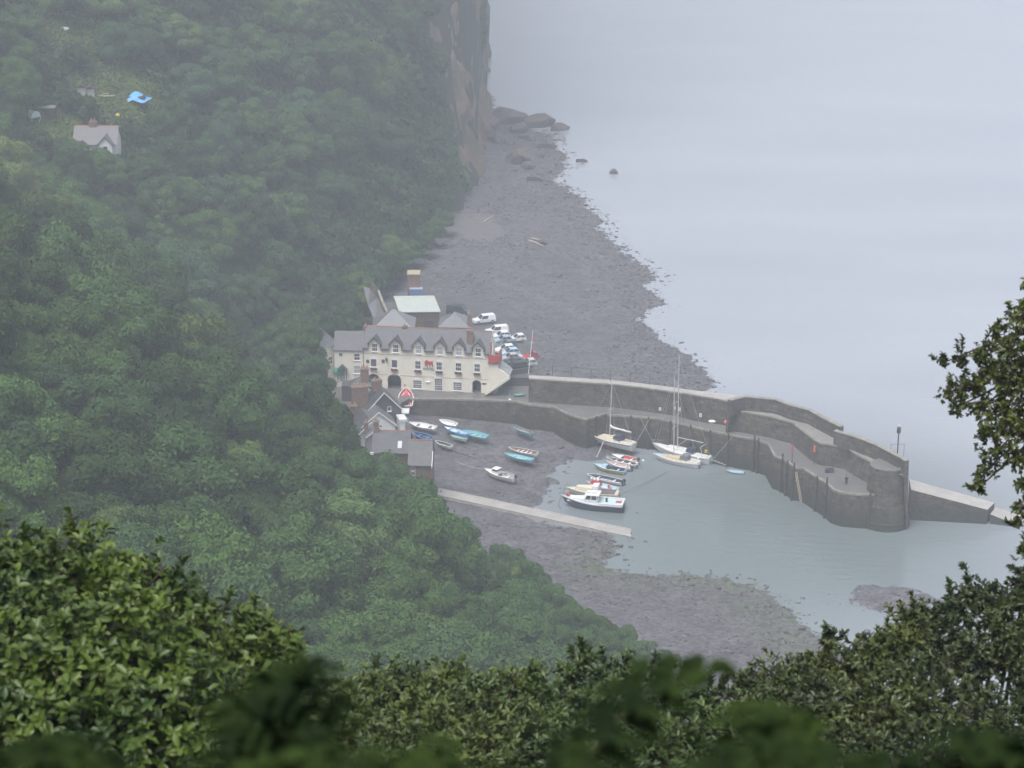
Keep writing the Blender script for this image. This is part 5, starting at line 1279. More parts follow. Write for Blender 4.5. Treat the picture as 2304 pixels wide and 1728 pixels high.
for y in (-.35, .35): outboard(bt, -h.L/2, y, .65)
for x in (-2.2, -1.4, -.2, .4): buoy(bt, x, -h.b(.4)-.12, .45, .16)
bt, h = open_boat('motor_boat', 'open boat with red console and white seats behind the cream cabin boat', (1318, 1083), (1388, 1100), 0, H=.65, Bm=.34, out=B_WHITE, inn=B_PALE, rim=B_GREY, thw=1, cat='motor boat', group='small motor boats afloat', sink=.12)
V, F = loft_box(.3, 2.2, .75, .55, .5, 1.35, fr=.5); mesh_obj('console', V, F, B_RED, bt)
for x in (.7, 1.35, 1.95): MB().ball((x, 0, 1.5), .26, 8).build('white_buoy', M_WHITE, bt)
buoy(bt, -1.3, -.3, .8, .25); buoy(bt, -1.5, .1, .75, .2, M_RED)
def decked(name, label, cat, bow, stern, z, H, Bm, hullm, deckm, sink, group=None, tw=.75, sheer=.28, roll=0, antif=None, fine=2.2, rake=.12):
    a = W(*stern, z-sink + H*1.0); b = W(*bow, z-sink + H*1.2); L = (b-a).length; hd = math.atan2(b.y-a.y, b.x-a.x); c = (a+b)/2
    root = thing(name, label, cat, (c.x, c.y, z - sink), 0, group, rot=(math.radians(roll), 0, hd))
    h = Hull(L, L*Bm, H, tw=tw, sheer=sheer, fine=fine, rake=rake); V, F = h.skin(20); mesh_obj('hull', V, F, hullm, root, smooth=True)
    deck_mesh(h, .0, .995, deckm, root, n=16)
    V = []; F = []; n = 20
    for i in range(n):
        t = i/(n-1); bb = h.b(t); xx = h.x(t, h.z(t)); zz = h.z(t)
        V += [(xx, -bb-.03, zz-.10), (xx, -bb-.03, zz+.07), (xx, -max(bb-.07, 0), zz+.07), (xx, max(bb-.07, 0), zz+.07), (xx, bb+.03, zz+.07), (xx, bb+.03, zz-.10)]
    for i in range(n-1):
        for j in (0, 1, 3, 4): F.append((i*6+j, (i+1)*6+j, (i+1)*6+j+1, i*6+j+1))
    mesh_obj('rubbing_strake', V, F, B_WHITE if hullm is not B_CREAM else B_CREAM, root)
    return root, h
# cream cabin boat
bt, h = decked('cabin_boat', 'cream cabin cruiser with brown well cover moored beside the dark hulled boat', 'cabin boat', (1274, 1096), (1392, 1110), 0, 1.25, .30, B_CREAM, B_CREAM, .35)
V, F = loft_box(-.4, 3.2, 1.05, .55, 1.2, 2.05, fr=.5); cb = mesh_obj('cabin', V, F, B_CREAM, bt)
for x in (.2, 1.0, 1.8): MB().box(x, x+.6, -1.07, -1.0, 1.5, 1.75).build('cabin_window', M_GLASS, cb)
V, F = loft_box(-1.2, .3, 1.05, .95, 1.2, 2.5, fr=.4); wh = mesh_obj('wheelhouse', V, F, B_WHITE, bt); MB().box(-.9, -.1, -1.0, -.93, 1.9, 2.3).build('side_window', M_GLASS, wh)
MB().box(-4.0, -1.3, -1.1, 1.1, 1.28, 1.42).build('well_cover', paint('brown cover', (.13, .09, .10), .8), bt); buoy(bt, 2.4, -1.1, .8, .24); buoy(bt, -3.6, -1.45, .8, .2)
MB().tube([(-4.3, -1, 1.4), (-4.4, -1, 1.9), (-4.4, 1, 1.9), (-4.3, 1, 1.4)], .05, 5).build('stern_rail', B_WHITE, bt)
# dark hulled fishing boat
bt, h = decked('fishing_boat', 'largest motor boat, navy hull and white wheelhouse, nearest the causeway', 'fishing boat', (1264, 1118), (1404, 1134), 0, 1.75, .31, B_NAVY, paint('pale blue deck', (.46, .60, .66), .6), .45, tw=.85, sheer=.5)
V, F = loft_box(.6, 4.4, 1.1, .55, 1.7, 2.45, fr=.5); fc = mesh_obj('fore_cabin', V, F, B_WHITE, bt); MB().box(2.0, 2.7, -1.0, -.93, 2.0, 2.2).build('cabin_window', M_GLASS, fc)
wh = MB(); wh.box(-.9, 1.3, -1.1, 1.1, 1.6, 2.45); wl = wh.build('wheelhouse', B_WHITE, bt)
V, F = loft_box(-.85, 1.28, 1.08, 1.05, 2.45, 3.2, fr=.4, topin=.1); mesh_obj('wheelhouse_windows', V, F, M_GLASS, wl)
mb = MB()
for x, t_ in ((-.9, -.8), (.15, .1), (1.22, .85)):
    for y in (-1.12, 1.12): mb.tube([(x, y, 2.4), (t_, y*.9, 3.2)], .07, 5)
mb.build('window_posts', B_WHITE, wl)
V, F = loft_box(-1.3, 1.25, 1.2, 1.15, 3.2, 3.38, fr=.1, topin=.05); mesh_obj('wheelhouse_roof', V, F, B_WHITE, wl)
MB().box(-.6, .1, -.45, .45, 3.36, 3.62).lathe([(.3, 3.37), (.3, 3.5), (.1, 3.55)], (.75, 0, 0), 10).build('roof_box', B_WHITE, wl)
MB().box(-5.0, -1.2, -1.25, 1.25, 1.60, 1.72).build('well_floor', paint('grey blue well', (.40, .47, .53), .6), bt)
mb = MB(); mb.box(-5.1, -1.0, -1.62, -1.42, 1.7, 2.15).box(-5.1, -1.0, 1.42, 1.62, 1.7, 2.15).box(-5.3, -5.05, -1.5, 1.5, 1.7, 2.2); mb.build('bulwark', B_WHITE, bt)
MB().box(-2.5, -2.2, -.3, .1, 1.7, 2.5).build('hauler', B_RUB, bt); MB().box(-4.9, -3.9, -.7, .1, 1.7, 1.95).build('red_crate', M_RED, bt)
for x in (-1.1, -3.9, -5.1): buoy(bt, x, -h.b(.35)-.15, 1.25, .26)
buoy(bt, 4.3, -.2, 2.5, .35, M_RED, 'bow_buoy')
MB().tube([(5.9, 0, 2.9), (5.1, -.7, 2.95), (4.3, -.9, 2.9)], .03, 5).build('pulpit_rail', B_MAST, bt)
# white cuddy boat on the shingle
bt, h = open_boat('motor_boat', 'white day boat with small wheelhouse aground on the dark mud', (1090, 1058), (1158, 1077), .95, H=.95, Bm=.33, out=B_WHITE, inn=B_GREY, rim=B_WHITE, thw=1, foredeck=(.5, B_WHITE), cat='motor boat', sheer=.45, group='small motor boats aground')
V, F = loft_box(.2, 1.3, .65, .6, .95, 1.45, fr=.0, topin=.0); mesh_obj('cuddy', V, F, B_WHITE, bt); V, F = loft_box(.22, 1.28, .6, .55, 1.45, 1.8, fr=.2, topin=.04); mesh_obj('cuddy_window', V, F, M_GLASS, bt)
MB().box(.0, 1.2, -.68, .68, 1.8, 1.9).build('cuddy_roof', B_WHITE, bt); outboard(bt, -h.L/2, 0, .9); buoy(bt, -.6, -.95, .75, .2, M_RED)
MB().tube([(-2.2, -.75, 1.0), (-2.2, -.75, 1.3), (-.6, -.8, 1.3)], .03, 4).build('side_rail', B_MAST, bt)
# yachts
def yacht(name, label, bow, stern, z, sink, H, Bm, hullm, deckm, mast_t, mast_h, boom_l, boom_z, sail, hood, stripe, roll=0, lean=0, cabin=(.25, .68), cabm=None, windows=3):
    bt, h = decked(name, label, 'yacht', bow, stern, z, H, Bm, hullm, deckm, sink, 'sailing yachts against the quay', tw=.62, sheer=.12, roll=roll, fine=1.9, rake=.10)
    L = h.L; X = lambda t: h.x(t, h.z(t)); zc = h.z(.5)
    x0, x1 = X(cabin[0]), X(cabin[1])
    V, F = loft_box(x0, x1, h.b(cabin[0])*.62, h.b(cabin[1])*.55, zc-.05, zc+.42, fr=.7, topin=.14); cb = mesh_obj('coachroof', V, F, cabm or deckm, bt)
    for k in range(windows):
        xx = x0 + (x1-x0)*(.15+.25*k); MB().box(xx, xx+.55, -h.b(.45)*.62-.0, -h.b(.45)*.60+.1, zc+.10, zc+.26).build('cabin_window', M_GLASS, cb)
    xc0, xc1 = X(.04), X(cabin[0])-.1
    MB().box(xc0, xc1, -h.b(.12)*.5, h.b(.12)*.5, zc-.28, zc+.04).build('cockpit', B_DARK if stripe else B_GREY, bt)
    mb = MB(); w_ = h.b(.12)*.5
    mb.box(xc0, xc1, -w_-.22, -w_, zc+.0, zc+.22).box(xc0, xc1, w_, w_+.22, zc+.0, zc+.22).box(xc0-.2, xc0, -w_-.2, w_+.2, zc, zc+.22); mb.build('coaming', B_WHITE, bt)
    # hood
    MB().prism([(x0-1.2, zc+.1), (x0+.35, zc+.35), (x0+.15, zc+.95), (x0-.5, zc+1.15), (x0-1.1, zc+1.0)], 'y', -h.b(.25)*.62, h.b(.25)*.62).build('spray_hood', hood, bt)
    xm = X(mast_t); mt = MB().tube([(xm, 0, zc+.3), (xm - lean*.5, 0, zc+mast_h*.5), (xm-lean, 0, zc+mast_h)], [.085, .08, .055], 8).build('mast', B_MAST, bt)
    for q in ((.5,) if mast_h < 12 else (.38, .68)):
        MB().tube([(xm-.1, -.95, zc+mast_h*q), (xm-.0, 0, zc+mast_h*q+.1), (xm-.1, .95, zc+mast_h*q)], .035, 5).build('spreader', B_MAST, mt)
    bm = MB().tube([(xm, 0, zc+boom_z), (xm-boom_l, 0, zc+boom_z+.05)], .07, 6).build('boom', B_MAST, bt)
    if sail:
        pts = [(xm+.02, 0, zc+boom_z+.95), (xm-.15, 0, zc+boom_z+.42)] + [(xm-boom_l*k/8, .04*math.sin(k*2.), zc+boom_z+.20+.04*math.sin(k*1.7)) for k in range(1, 9)]
        MB().tube(pts, [.10, .19, .19, .17, .17, .15, .15, .13, .12, .07], 7).build('furled_sail', paint('sail cover', sail, .7), bm)
    mb = MB()
    for (xx, yy) in ((X(.985), 0), (X(.02), 0), (xm-.1, h.b(mast_t)*.95), (xm-.1, -h.b(mast_t)*.95)): mb.tube([(xx, yy, zc+.1), (xm-lean*.97, 0, zc+mast_h*.97)], .016, 3)
    mb.build('rigging', B_MAST, bt)
    mb = MB(); T = [.30, .42, .54, .66, .78]; 
    for s_ in (-1, 1):
        top = []
        for t in [.04, .16] + T + [.9]:
            p0 = (X(t), s_*h.b(t)*.93, h.z(t)); p1 = (X(t), s_*h.b(t)*.93, h.z(t)+.62); mb.tube([p0, p1], .016, 3); top.append(p1)
        top.append((X(1.0), 0, h.z(1)+.65)); mb.tube(top, .014, 3)
    mb.build('guard_rails', B_MAST, bt)
    if stripe:
        V = []; F = []; n = 20
        for i in range(n):
            t = i/(n-1); bb = h.b(t); 
            V += [(h.x(t, h.z(t)), s_*(bb+.034), h.z(t)-q) for s_ in (-1, 1) for q in (.12, .24)]
        for i in range(n-1): F += [(i*4, (i+1)*4, (i+1)*4+1, i*4+1), (i*4+2, i*4+3, (i+1)*4+3, (i+1)*4+2)]
        mesh_obj('stripe', V, F, stripe, bt)
    return bt, h, X, zc, xm
M_STR = paint('dark stripe', (.08, .085, .10), .5)
bt, h, X, zc, xm = yacht('sailing_yacht', 'white yacht with tan deck and white furled sail, leftmost against the quay', (1320, 970), (1426, 1000), 1.2, .3, 1.35, .33, B_WHITE, B_DECK, .52, 11.0, 4.6, 1.9, (.72, .72, .70), B_CANV, M_STR, roll=3, cabin=(.36, .74), cabm=B_CREAM)
MB().prism([(-.9, -1.3), (1.1, -1.3), (1.3, .25), (-1.0, .25)], 'y', -.12, .12).build('keel', B_FOUL, bt); MB().prism([(-h.L/2+.3, -1.0), (-h.L/2+.8, -1.0), (-h.L/2+.9, .5), (-h.L/2+.25, .5)], 'y', -.05, .05).build('rudder', B_FOUL, bt)
MB().box(xm-1.9, xm-.7, -.55, .55, zc+.42, zc+.72).build('hatch', B_CREAM, bt)
bt, h, X, zc, xm = yacht('sailing_yacht', 'big white yacht with the tallest mast and a boarding ramp at its stern', (1468, 994), (1600, 1029), 0, .45, 1.75, .31, B_WHITE, B_WHITE, .57, 17.6, 5.2, 2.3, None, B_CANV, None, lean=-.2, windows=0, cabin=(.36, .78))
MB().box(X(.36), X(.62), -h.b(.5)*.64-.02, -h.b(.5)*.5, zc+.08, zc+.30).build('dark_window_band', B_NAVY, bt)
MB().tube([(xm, 0, zc+.7), (xm-1.8, 0, zc+2.2)], .04, 5).build('vang', B_MAST, bt)
MB().tube([(X(.1), -1.1, zc+.1), (X(.13), -1.1, zc+1.9), (X(.13), 1.1, zc+1.9), (X(.1), 1.1, zc+.1)], .06, 6).build('stern_arch', B_MAST, bt)
a = (-h.L/2+.2, zc-.5)
rm = MB(); [rm.tube([(-h.L/2-.1, y, zc-.3), (-h.L/2-3.0, y-.9, .65)], .06, 5) for y in (-.55, .35)]
for k in range(5):
    q = (k+.3)/5; rm.tube([(-h.L/2-.1-2.9*q, -.55-.9*q, zc-.3-(zc-.95)*q), (-h.L/2-.1-2.9*q, .35-.9*q, zc-.3-(zc-.95)*q)], .035, 4)
rm.build('boarding_ramp', paint('grey ramp', (.42, .48, .52), .5), bt)
MB().box(-h.L/2+.35, -h.L/2+.75, .7, 1.1, zc+1.0, zc+1.5).build('yellow_horseshoe_buoy', paint('dull yellow', (.6, .42, .12), .6), bt)
bt, h, X, zc, xm = yacht('sailing_yacht', 'smaller white yacht with tan deck and grey canvas hood, rafted in front', (1470, 1018), (1574, 1042), 0, .4, 1.3, .32, B_WHITE, B_DECK, .56, 15.2, 0.5, 1.6, None, paint('grey canvas', (.16, .17, .20), .8), None, cabin=(.36, .74), lean=-.25)
deck_mesh(h, .80, .995, B_PALE, bt, 'pale_foredeck', dz=.0)
outboard(bt, -h.L/2+.1, .5, zc-.1, B_WHITE); buoy(bt, -h.L/2+.8, -1.1, zc+.3, .22, M_WHITE)
# mooring ropes and sweep oar on the mud
p = W(1343, 1028, .55); q = W(1358, 1000, 1.2)
sp = thing('pale_spar', 'thin pale pole leaning on the mud under the leftmost yacht', 'pole', tuple(p)); MB().tube([p, q + Vector((0, -.6, .9))], .06, 6).build('shaft', B_MAST, sp, world=True); MB().ball(tuple(p + Vector((0, 0, .1))), .16, 6).build('foot', B_MAST, sp, world=True)
for k, (pts, lab) in enumerate([([(1272, 1112), (1262, 1122), (1256, 1136), (1262, 1146)], 'dark mooring rope curving from the bow of the navy hulled boat'), ([(1276, 1098), (1268, 1104), (1258, 1110)], 'short mooring rope from the bow of the cream cruiser'),
      ([(960, 1028), (1010, 1032), (1060, 1044), (1090, 1056)], 'dark mooring chain across the mud to the white day boat')]):
    P_ = [W(u, v, 0) for u, v in pts]; P_ = [Vector((p.x, p.y, max(bz(p.x, p.y), 0) + .06 + (.9 if k < 2 and i == 0 else 0))) for i, p in enumerate(P_)]
    o = MB().tube(resample(P_, 14), .05 if k < 2 else .07, 5).build('mooring_rope', B_DARK); tag(o, lab, 'rope', 'mooring ropes')
for a, b, lab in ((W(1322, 970, 2.4), W(1345, 937, Z1), 'thin rope from the leftmost yacht bow up to the quay'), (W(1428, 1000, 2.4), W(1462, 940, Z1), 'thin rope from the leftmost yacht stern up to the quay'),
        (W(1470, 994, 1.9), W(1440, 938, Z1), 'thin rope from the big yacht bow up to the quay'), (W(1604, 1032, 1.7), W(1650, 979, Z1), 'thin rope from the big yacht stern up to the quay'),
        (W(1396, 1112, 1.0), W(1500, 1062, .0), 'long slack rope trailing right from the cream cruiser stern'), (W(1089, 1056, 1.6), W(1030, 1040, 1.9), 'rope from the white day boat bow up the mud')):
    m_ = a.lerp(b, .5) + Vector((0, 0, -.35)); P_ = [a*(1-t)**2 + m_*2*t*(1-t) + b*t*t for t in [k/8 for k in range(9)]]
    o = MB().tube(P_, .03, 4).build('mooring_rope', B_GREY if a.z > 1.2 else B_DARK); tag(o, lab, 'rope', 'mooring ropes')
# floating buoys
for u, v, m_, lab in ((1447, 1036, M_WHITE, 'white mooring buoy beside the red boat outboard'), (1433, 1153, paint('brown buoy', (.3, .12, .08)), 'small brown float right of the navy hulled boat')):
    p = W(u, v, .05); o = MB().ball(tuple(p), .24, 10, sz=.8).build('mooring_buoy', m_); tag(o, lab, 'buoy')
    
# ------------------------------------------------------------------ things on the quay
def posbox(u, v, z): p = W(u, v, z); return p
p = posbox(1278, 902, Z1); lr = thing('life_ring', 'red life ring on a post against the quay wall', 'life ring', tuple(p + Vector((.15, .25, 0))))
MB().tube([(.3, 0, 0), (.3, 0, 2.0)], .05, 6).build('post', M_WHITE, lr); MB().torus((0, -.12, 2.1), .36, .11, 18, 8, 'y').build('ring', M_RED, lr); MB().lathe([(.34, -.06), (.34, -.02)], (0, -.1, 2.1), 14, 'y').build('backing', M_RED, lr)
for i, (u, v, w, hh, lab) in enumerate([(1485, 920, .42, .62, 'small white sign on the quay wall, left of the masts'), (1518, 918, .3, .6, 'narrow white sign on the quay wall between the masts, left one'), (1529, 921, .42, .72, 'white sign on the quay wall just right of its narrow twin'), (1576, 934, .5, .75, 'white sign on the quay wall, farthest right of the masts')]):
    # on the face of the straight wall: find wall plane there
    for a, b in zip(T1, T1[1:]):
        if PX(a)[0] <= u <= PX(b)[0]:
            t = (u-PX(a)[0])/(PX(b)[0]-PX(a)[0]); c = a.lerp(b, t); rz = math.atan2(b.y-a.y, b.x-a.x)
    yy = c.y - .35; p_ = at_dist(u, v, yy - .1)
    s_ = thing('wall_sign', lab, 'sign', (p_.x, yy - .12, p_.z), rz, 'white signs on the quay wall'); MB().box(-w/2, w/2, -.03, .03, -hh/2, hh/2).build('board', M_WHITE, s_); MB().box(-w*.3, w*.3, -.036, -.031, -hh*.28, -hh*.2).box(-w*.3, w*.3, -.036, -.031, -.02, .03).box(-w*.3, w*.3, -.036, -.031, hh*.2, hh*.27).build('printed_lines', B_GREY, s_)
p = posbox(1634, 955, Z1); o = MB().ball((p.x, p.y, p.z+.42), .42, 12).build('orange_buoy', M_ORANGE); tag(o, 'round orange buoy lying on the quay behind the big yacht', 'buoy')
p = posbox(1602, 950, Z1); o = thing('white_tender', 'little white upturned tender on the quay left of the orange buoy', 'dinghy', tuple(p), -.2); MB().ball((0, 0, .15), .42, 10, sx=1.7, sz=.7).build('hull', M_WHITE, o); MB().tube([(-.7, 0, .2), (0, 0, .46), (.7, 0, .2)], .04).build('keel', B_GREY, o)
p = W(1686, 902, Z3-.9); li = thing('lit_lamp', 'round lit lamp glowing on the parapet of the upper terrace', 'lamp', (p.x, p.y, p.z)); MB().ball((0, -.35, 0), .2, 10).build('bulb', mat('lit bulb', (1, .95, .8), emit=((1, .93, .72), 3.0)), li); MB().box(-.08, .08, -.2, .3, -.08, .08).build('bracket', M_IRON, li)
p = posbox(1846, 1034, Z1); sk = thing('green_stall', 'pale green netting heap on trestles against the terrace wall', 'net stack', tuple(p), -.35); MB().box(-1.2, 1.2, -.5, .5, .7, 1.35).build('green_nets', mat('green net', (.10, .30, .22), rough=.9, noise=.4, nscale=3), sk); MB().box(-1.3, 1.3, -.6, .6, .55, .7).build('table', M_TIMB, sk)
for x in (-1.1, 1.1): MB().box(x-.06, x+.06, -.5, .5, 0, .55).build('leg', M_TIMB, sk)
p = posbox(1856, 1043, Z1); o = thing('plank_stack', 'pale timber planks stacked in front of the green nets', 'planks', tuple(p), -.3)
for k in range(4): MB().box(-1.2, 1.2, -.4+.2*k, -.25+.2*k, 0, .25+.05*(k % 2)).build('plank', mat('weathered plank', (.34, .3, .24), rough=.8), o)
for i, (u, v, hh, top, lab) in enumerate([(1782, 1041, 3.0, M_RED, 'thin red topped pole on the quay edge, left of the nets'), (1831, 1045, 3.4, M_ORANGE, 'tall post with orange lifebelt box beside the green nets')]):
    p = posbox(u, v, Z1); o = thing('quay_post', lab, 'post', tuple(p)); MB().tube([(0, 0, 0), (0, 0, hh)], .07, 6).build('pole', M_IRON, o); MB().box(-.14, .14, -.14, .14, hh-1.1, hh).build('top_box', top, o)
for i, (u, v, lab) in enumerate([(1862, 1062, 'dark pile of pots on the quay below the planks'), (1892, 1037, 'dark navy crates stacked against the terrace wall'), (1728, 975, 'dark heap of gear where the quay narrows')]):
    p = posbox(u, v, Z1); o = thing('gear_pile', lab, 'fishing gear', tuple(p), .4*i); r9 = random.Random(i)
    for k in range(6): 
        x, y = r9.uniform(-.8, .8), r9.uniform(-.5, .5); MB().box(x-.35, x+.35, y-.3, y+.3, .02*k, .45+.12*(k % 3)).build('crate', (B_DARK, B_NAVY, M_TIMB)[(i+k) % 3], o)
p = posbox(1250, 906, Z1)
o = thing('flagpole', 'tall white flagpole with red top flag at the car park corner', 'flagpole', tuple(W(1189, 842, CPZ)))
a_ = Vector((0, 0, 0)); b_ = Vector((.8, 0, 8.6)); MB().tube([a_, b_], [.09, .05], 8).build('pole', M_WHITE, o)
MB().prism([(.64, 6.6), (.95, 6.7), (1.0, 7.4), (.70, 7.5)], 'y', -.03, .03).build('flag', paint('faded flag', (.5, .15, .15), .8), o); MB().tube([(.25, 0, 6.2), (1.1, 0, 6.25)], .025, 4).build('yard', M_WHITE, o)
# ------------------------------------------------------------------ vehicles
TYRE = paint('tyre', (.025, .025, .028), .8); LAMPW = paint('headlamp glass', (.7, .72, .75), .2); LAMPR = paint('rear lamp', (.4, .02, .02), .3); RIM = paint('wheel rim', (.35, .35, .37), .4)
def car(name, label, u, v, z, deg, col, kind='hatch', L=4.1, Wd=1.72):
    p = W(u, v, z); cat = {'suv': 'off-road vehicle', 'van': 'van'}.get(kind, 'car')
    root = thing(name, label, cat, tuple(p), math.radians(deg), 'cars parked beside the hotel')
    m = paint('car paint %.2f %.2f %.2f' % col, col, .3); w = Wd/2
    H = {'hatch': (.88, 1.45), 'saloon': (.85, 1.42), 'suv': (1.05, 1.78), 'van': (1.05, 1.9)}[kind]
    # body: side profile lofted across the width with tucked-in sills
    if kind == 'suv': prof = [(-L/2, .45), (-L/2-.02, H[0]), (L/2-1.15, H[0]+.02), (L/2-.1, H[0]-.12), (L/2, .7), (L/2, .42)]
    else: prof = [(-L/2, .38), (-L/2-.03, .62), (-L/2+.08, H[0]), (L/2-1.1, H[0]), (L/2-.25, H[0]-.17), (L/2, .6), (L/2-.03, .32)]
    V = []; F = []; n = len(prof)
    ys = [(-w, .0), (-w+.06, .06), (w-.06, .06), (w, .0)]
    for yi, (y, dz) in enumerate(ys):
        for x, zz in prof: V.append((x*(.985 if yi in (0, 3) else 1), y, zz + (dz*.5 if zz > .6 else 0)))
    for a in range(3):
        for i in range(n): F.append((a*n+i, a*n+(i+1) % n, (a+1)*n+(i+1) % n, (a+1)*n+i))
    F += [tuple(range(n)), tuple(range(3*n, 4*n))[::-1]]
    body = mesh_obj('body', V, F, m, root)
    # cabin glass + roof + pillars
    xr, xf = {'hatch': (-L/2+.12, L/2-1.25), 'saloon': (-L/2+.75, L/2-1.3), 'suv': (-L/2+.05, L/2-1.2), 'van': (-L/2+.05, L/2-.9)}[kind]
    rr, ff = {'hatch': (.35, .75), 'saloon': (.55, .7), 'suv': (.12, .6), 'van': (.08, .6)}[kind]
    zb, zt = H[0]-.01, H[1]; ti = .18
    base_ = [(xr, -w+.05), (xf, -w+.05), (xf, w-.05), (xr, w-.05)]; top = [(xr+rr, -w+ti), (xf-ff, -w+ti), (xf-ff, w-ti), (xr+rr, w-ti)]
    V = [(x, y, zb) for x, y in base_] + [(x, y, zt-.05) for x, y in top]
    mesh_obj('windows', V, [(0,1,5,4), (1,2,6,5), (2,3,7,6), (3,0,4,7)], M_GLASS, root)
    V = [(x, y, zt-.055) for x, y in top] + [(x*.99+.0, y*.93, zt+.03) for x, y in top]
    mesh_obj('roof', V, [(0,1,5,4), (1,2,6,5), (2,3,7,6), (3,0,4,7), (4,5,6,7)], m, root)
    mb = MB()
    for s_ in (-1, 1):
        for (xb, xt) in ((xf, xf-ff), ((xr+xf)/2+.05, (xr+rr+xf-ff)/2), (xr+.02, xr+rr)):
            MB().tube([(xb, s_*(w-.05), zb), (xt, s_*(w-ti), zt-.03)], .045, 5).build('pillar', m, root)
    if kind in ('suv', 'van'):
        for s_ in (-1, 1): MB().add([(xr, s_*(w-.045), zb), ((xr+xf)/2-.1, s_*(w-.045), zb), ((xr+xf)/2-.1, s_*(w-ti+.008), zt-.05), (xr+rr, s_*(w-ti+.008), zt-.05)], [(0, 1, 2, 3)]).build('rear_side_panel', m, root)
    for x in (-L/2+.75, L/2-.8):
        for s_ in (-1, 1):
            wh = MB().lathe([(.30 if kind != 'suv' else .36, -.1), (.32 if kind != 'suv' else .38, 0), (.30 if kind != 'suv' else .36, .1)], (x, s_*(w-.08), .32 if kind != 'suv' else .38), 12, 'y').build('wheel', TYRE, root)
            MB().lathe([(.19, -.105), (.19, .105)], (x, s_*(w-.075), .32 if kind != 'suv' else .38), 10, 'y').build('rim', RIM, wh)
    for s_ in (-1, 1):
        MB().box(L/2-.16, L/2+.012, s_*(w-.25)-.17, s_*(w-.25)+.17, .58, .72).build('headlight', LAMPW, root)
        MB().box(-L/2-.035, -L/2+.08, s_*(w-.16)-.1, s_*(w-.16)+.1, .62, .86).build('tail_light', LAMPR, root)
        MB().box(xf-.25, xf-.05, s_*(w+.08)-.08, s_*(w+.08)+.08, zb+.02, zb+.16).build('wing_mirror', m, root)
    MB().box(L/2-.05, L/2+.05, -w+.1, w-.1, .33, .5).build('front_bumper', m if kind != 'suv' else B_GREY, root); MB().box(-L/2-.07, -L/2+.05, -w+.1, w-.1, .36, .54).build('rear_bumper', m, root)
    return root
r_ = car('pickup_truck', 'white off-road vehicle with hard top parked alone above the hotel roof', 1089, 727, CPZ+.02, 200, (.72, .73, .75), 'suv', 4.5, 1.8)
car('parked_van', 'dark van parked by the pale green shed roof', 1031, 706, CPZ+.02, -14, (.05, .055, .06), 'van', 4.6, 1.9)
cars = [((1118, 752), (.75, .75, .76), 'suv', 'white car at the far end of the parked row, white flat roof'), ((1126, 762), (.70, .71, .72), 'hatch', 'white hatchback second from the far end of the row'),
        ((1134, 771), (.34, .42, .50), 'saloon', 'blue grey saloon in the middle of the far parked cars'), ((1139, 782), (.12, .15, .18), 'hatch', 'dark grey hatchback behind the white van-like car'),
        ((1136, 792), (.74, .74, .74), 'hatch', 'white car nearest the red balcony'), ((1146, 800), (.36, .55, .68), 'hatch', 'light blue hatchback in the parked row'),
        ((1150, 811), (.42, .40, .42), 'saloon', 'silver pink saloon between light blue and dark cars'), ((1158, 821), (.06, .07, .08), 'saloon', 'dark grey saloon second from the near end of the row'),
        ((1160, 834), (.03, .035, .035), 'suv', 'near black estate car closest to the flagpole')]
for (u, v), c, k, lab in cars: car('parked_car', lab, u, v, CPZ+.02, 196, c, k, 4.5 if k != 'hatch' else 3.9)
car('parked_car', 'white car half hidden behind the blue grey saloon', 1162, 768, CPZ+.02, 196, (.72, .72, .72), 'hatch', 3.6)
car('parked_car', 'small red car beyond the flagpole, mostly hidden', 1194, 808, CPZ+.02, 196, (.4, .04, .05), 'hatch', 3.0)
car('parked_car', 'pale car at the seaward end of the row in front of the red one', 1186, 824, CPZ+.02, 196, (.5, .5, .52), 'hatch', 3.6)
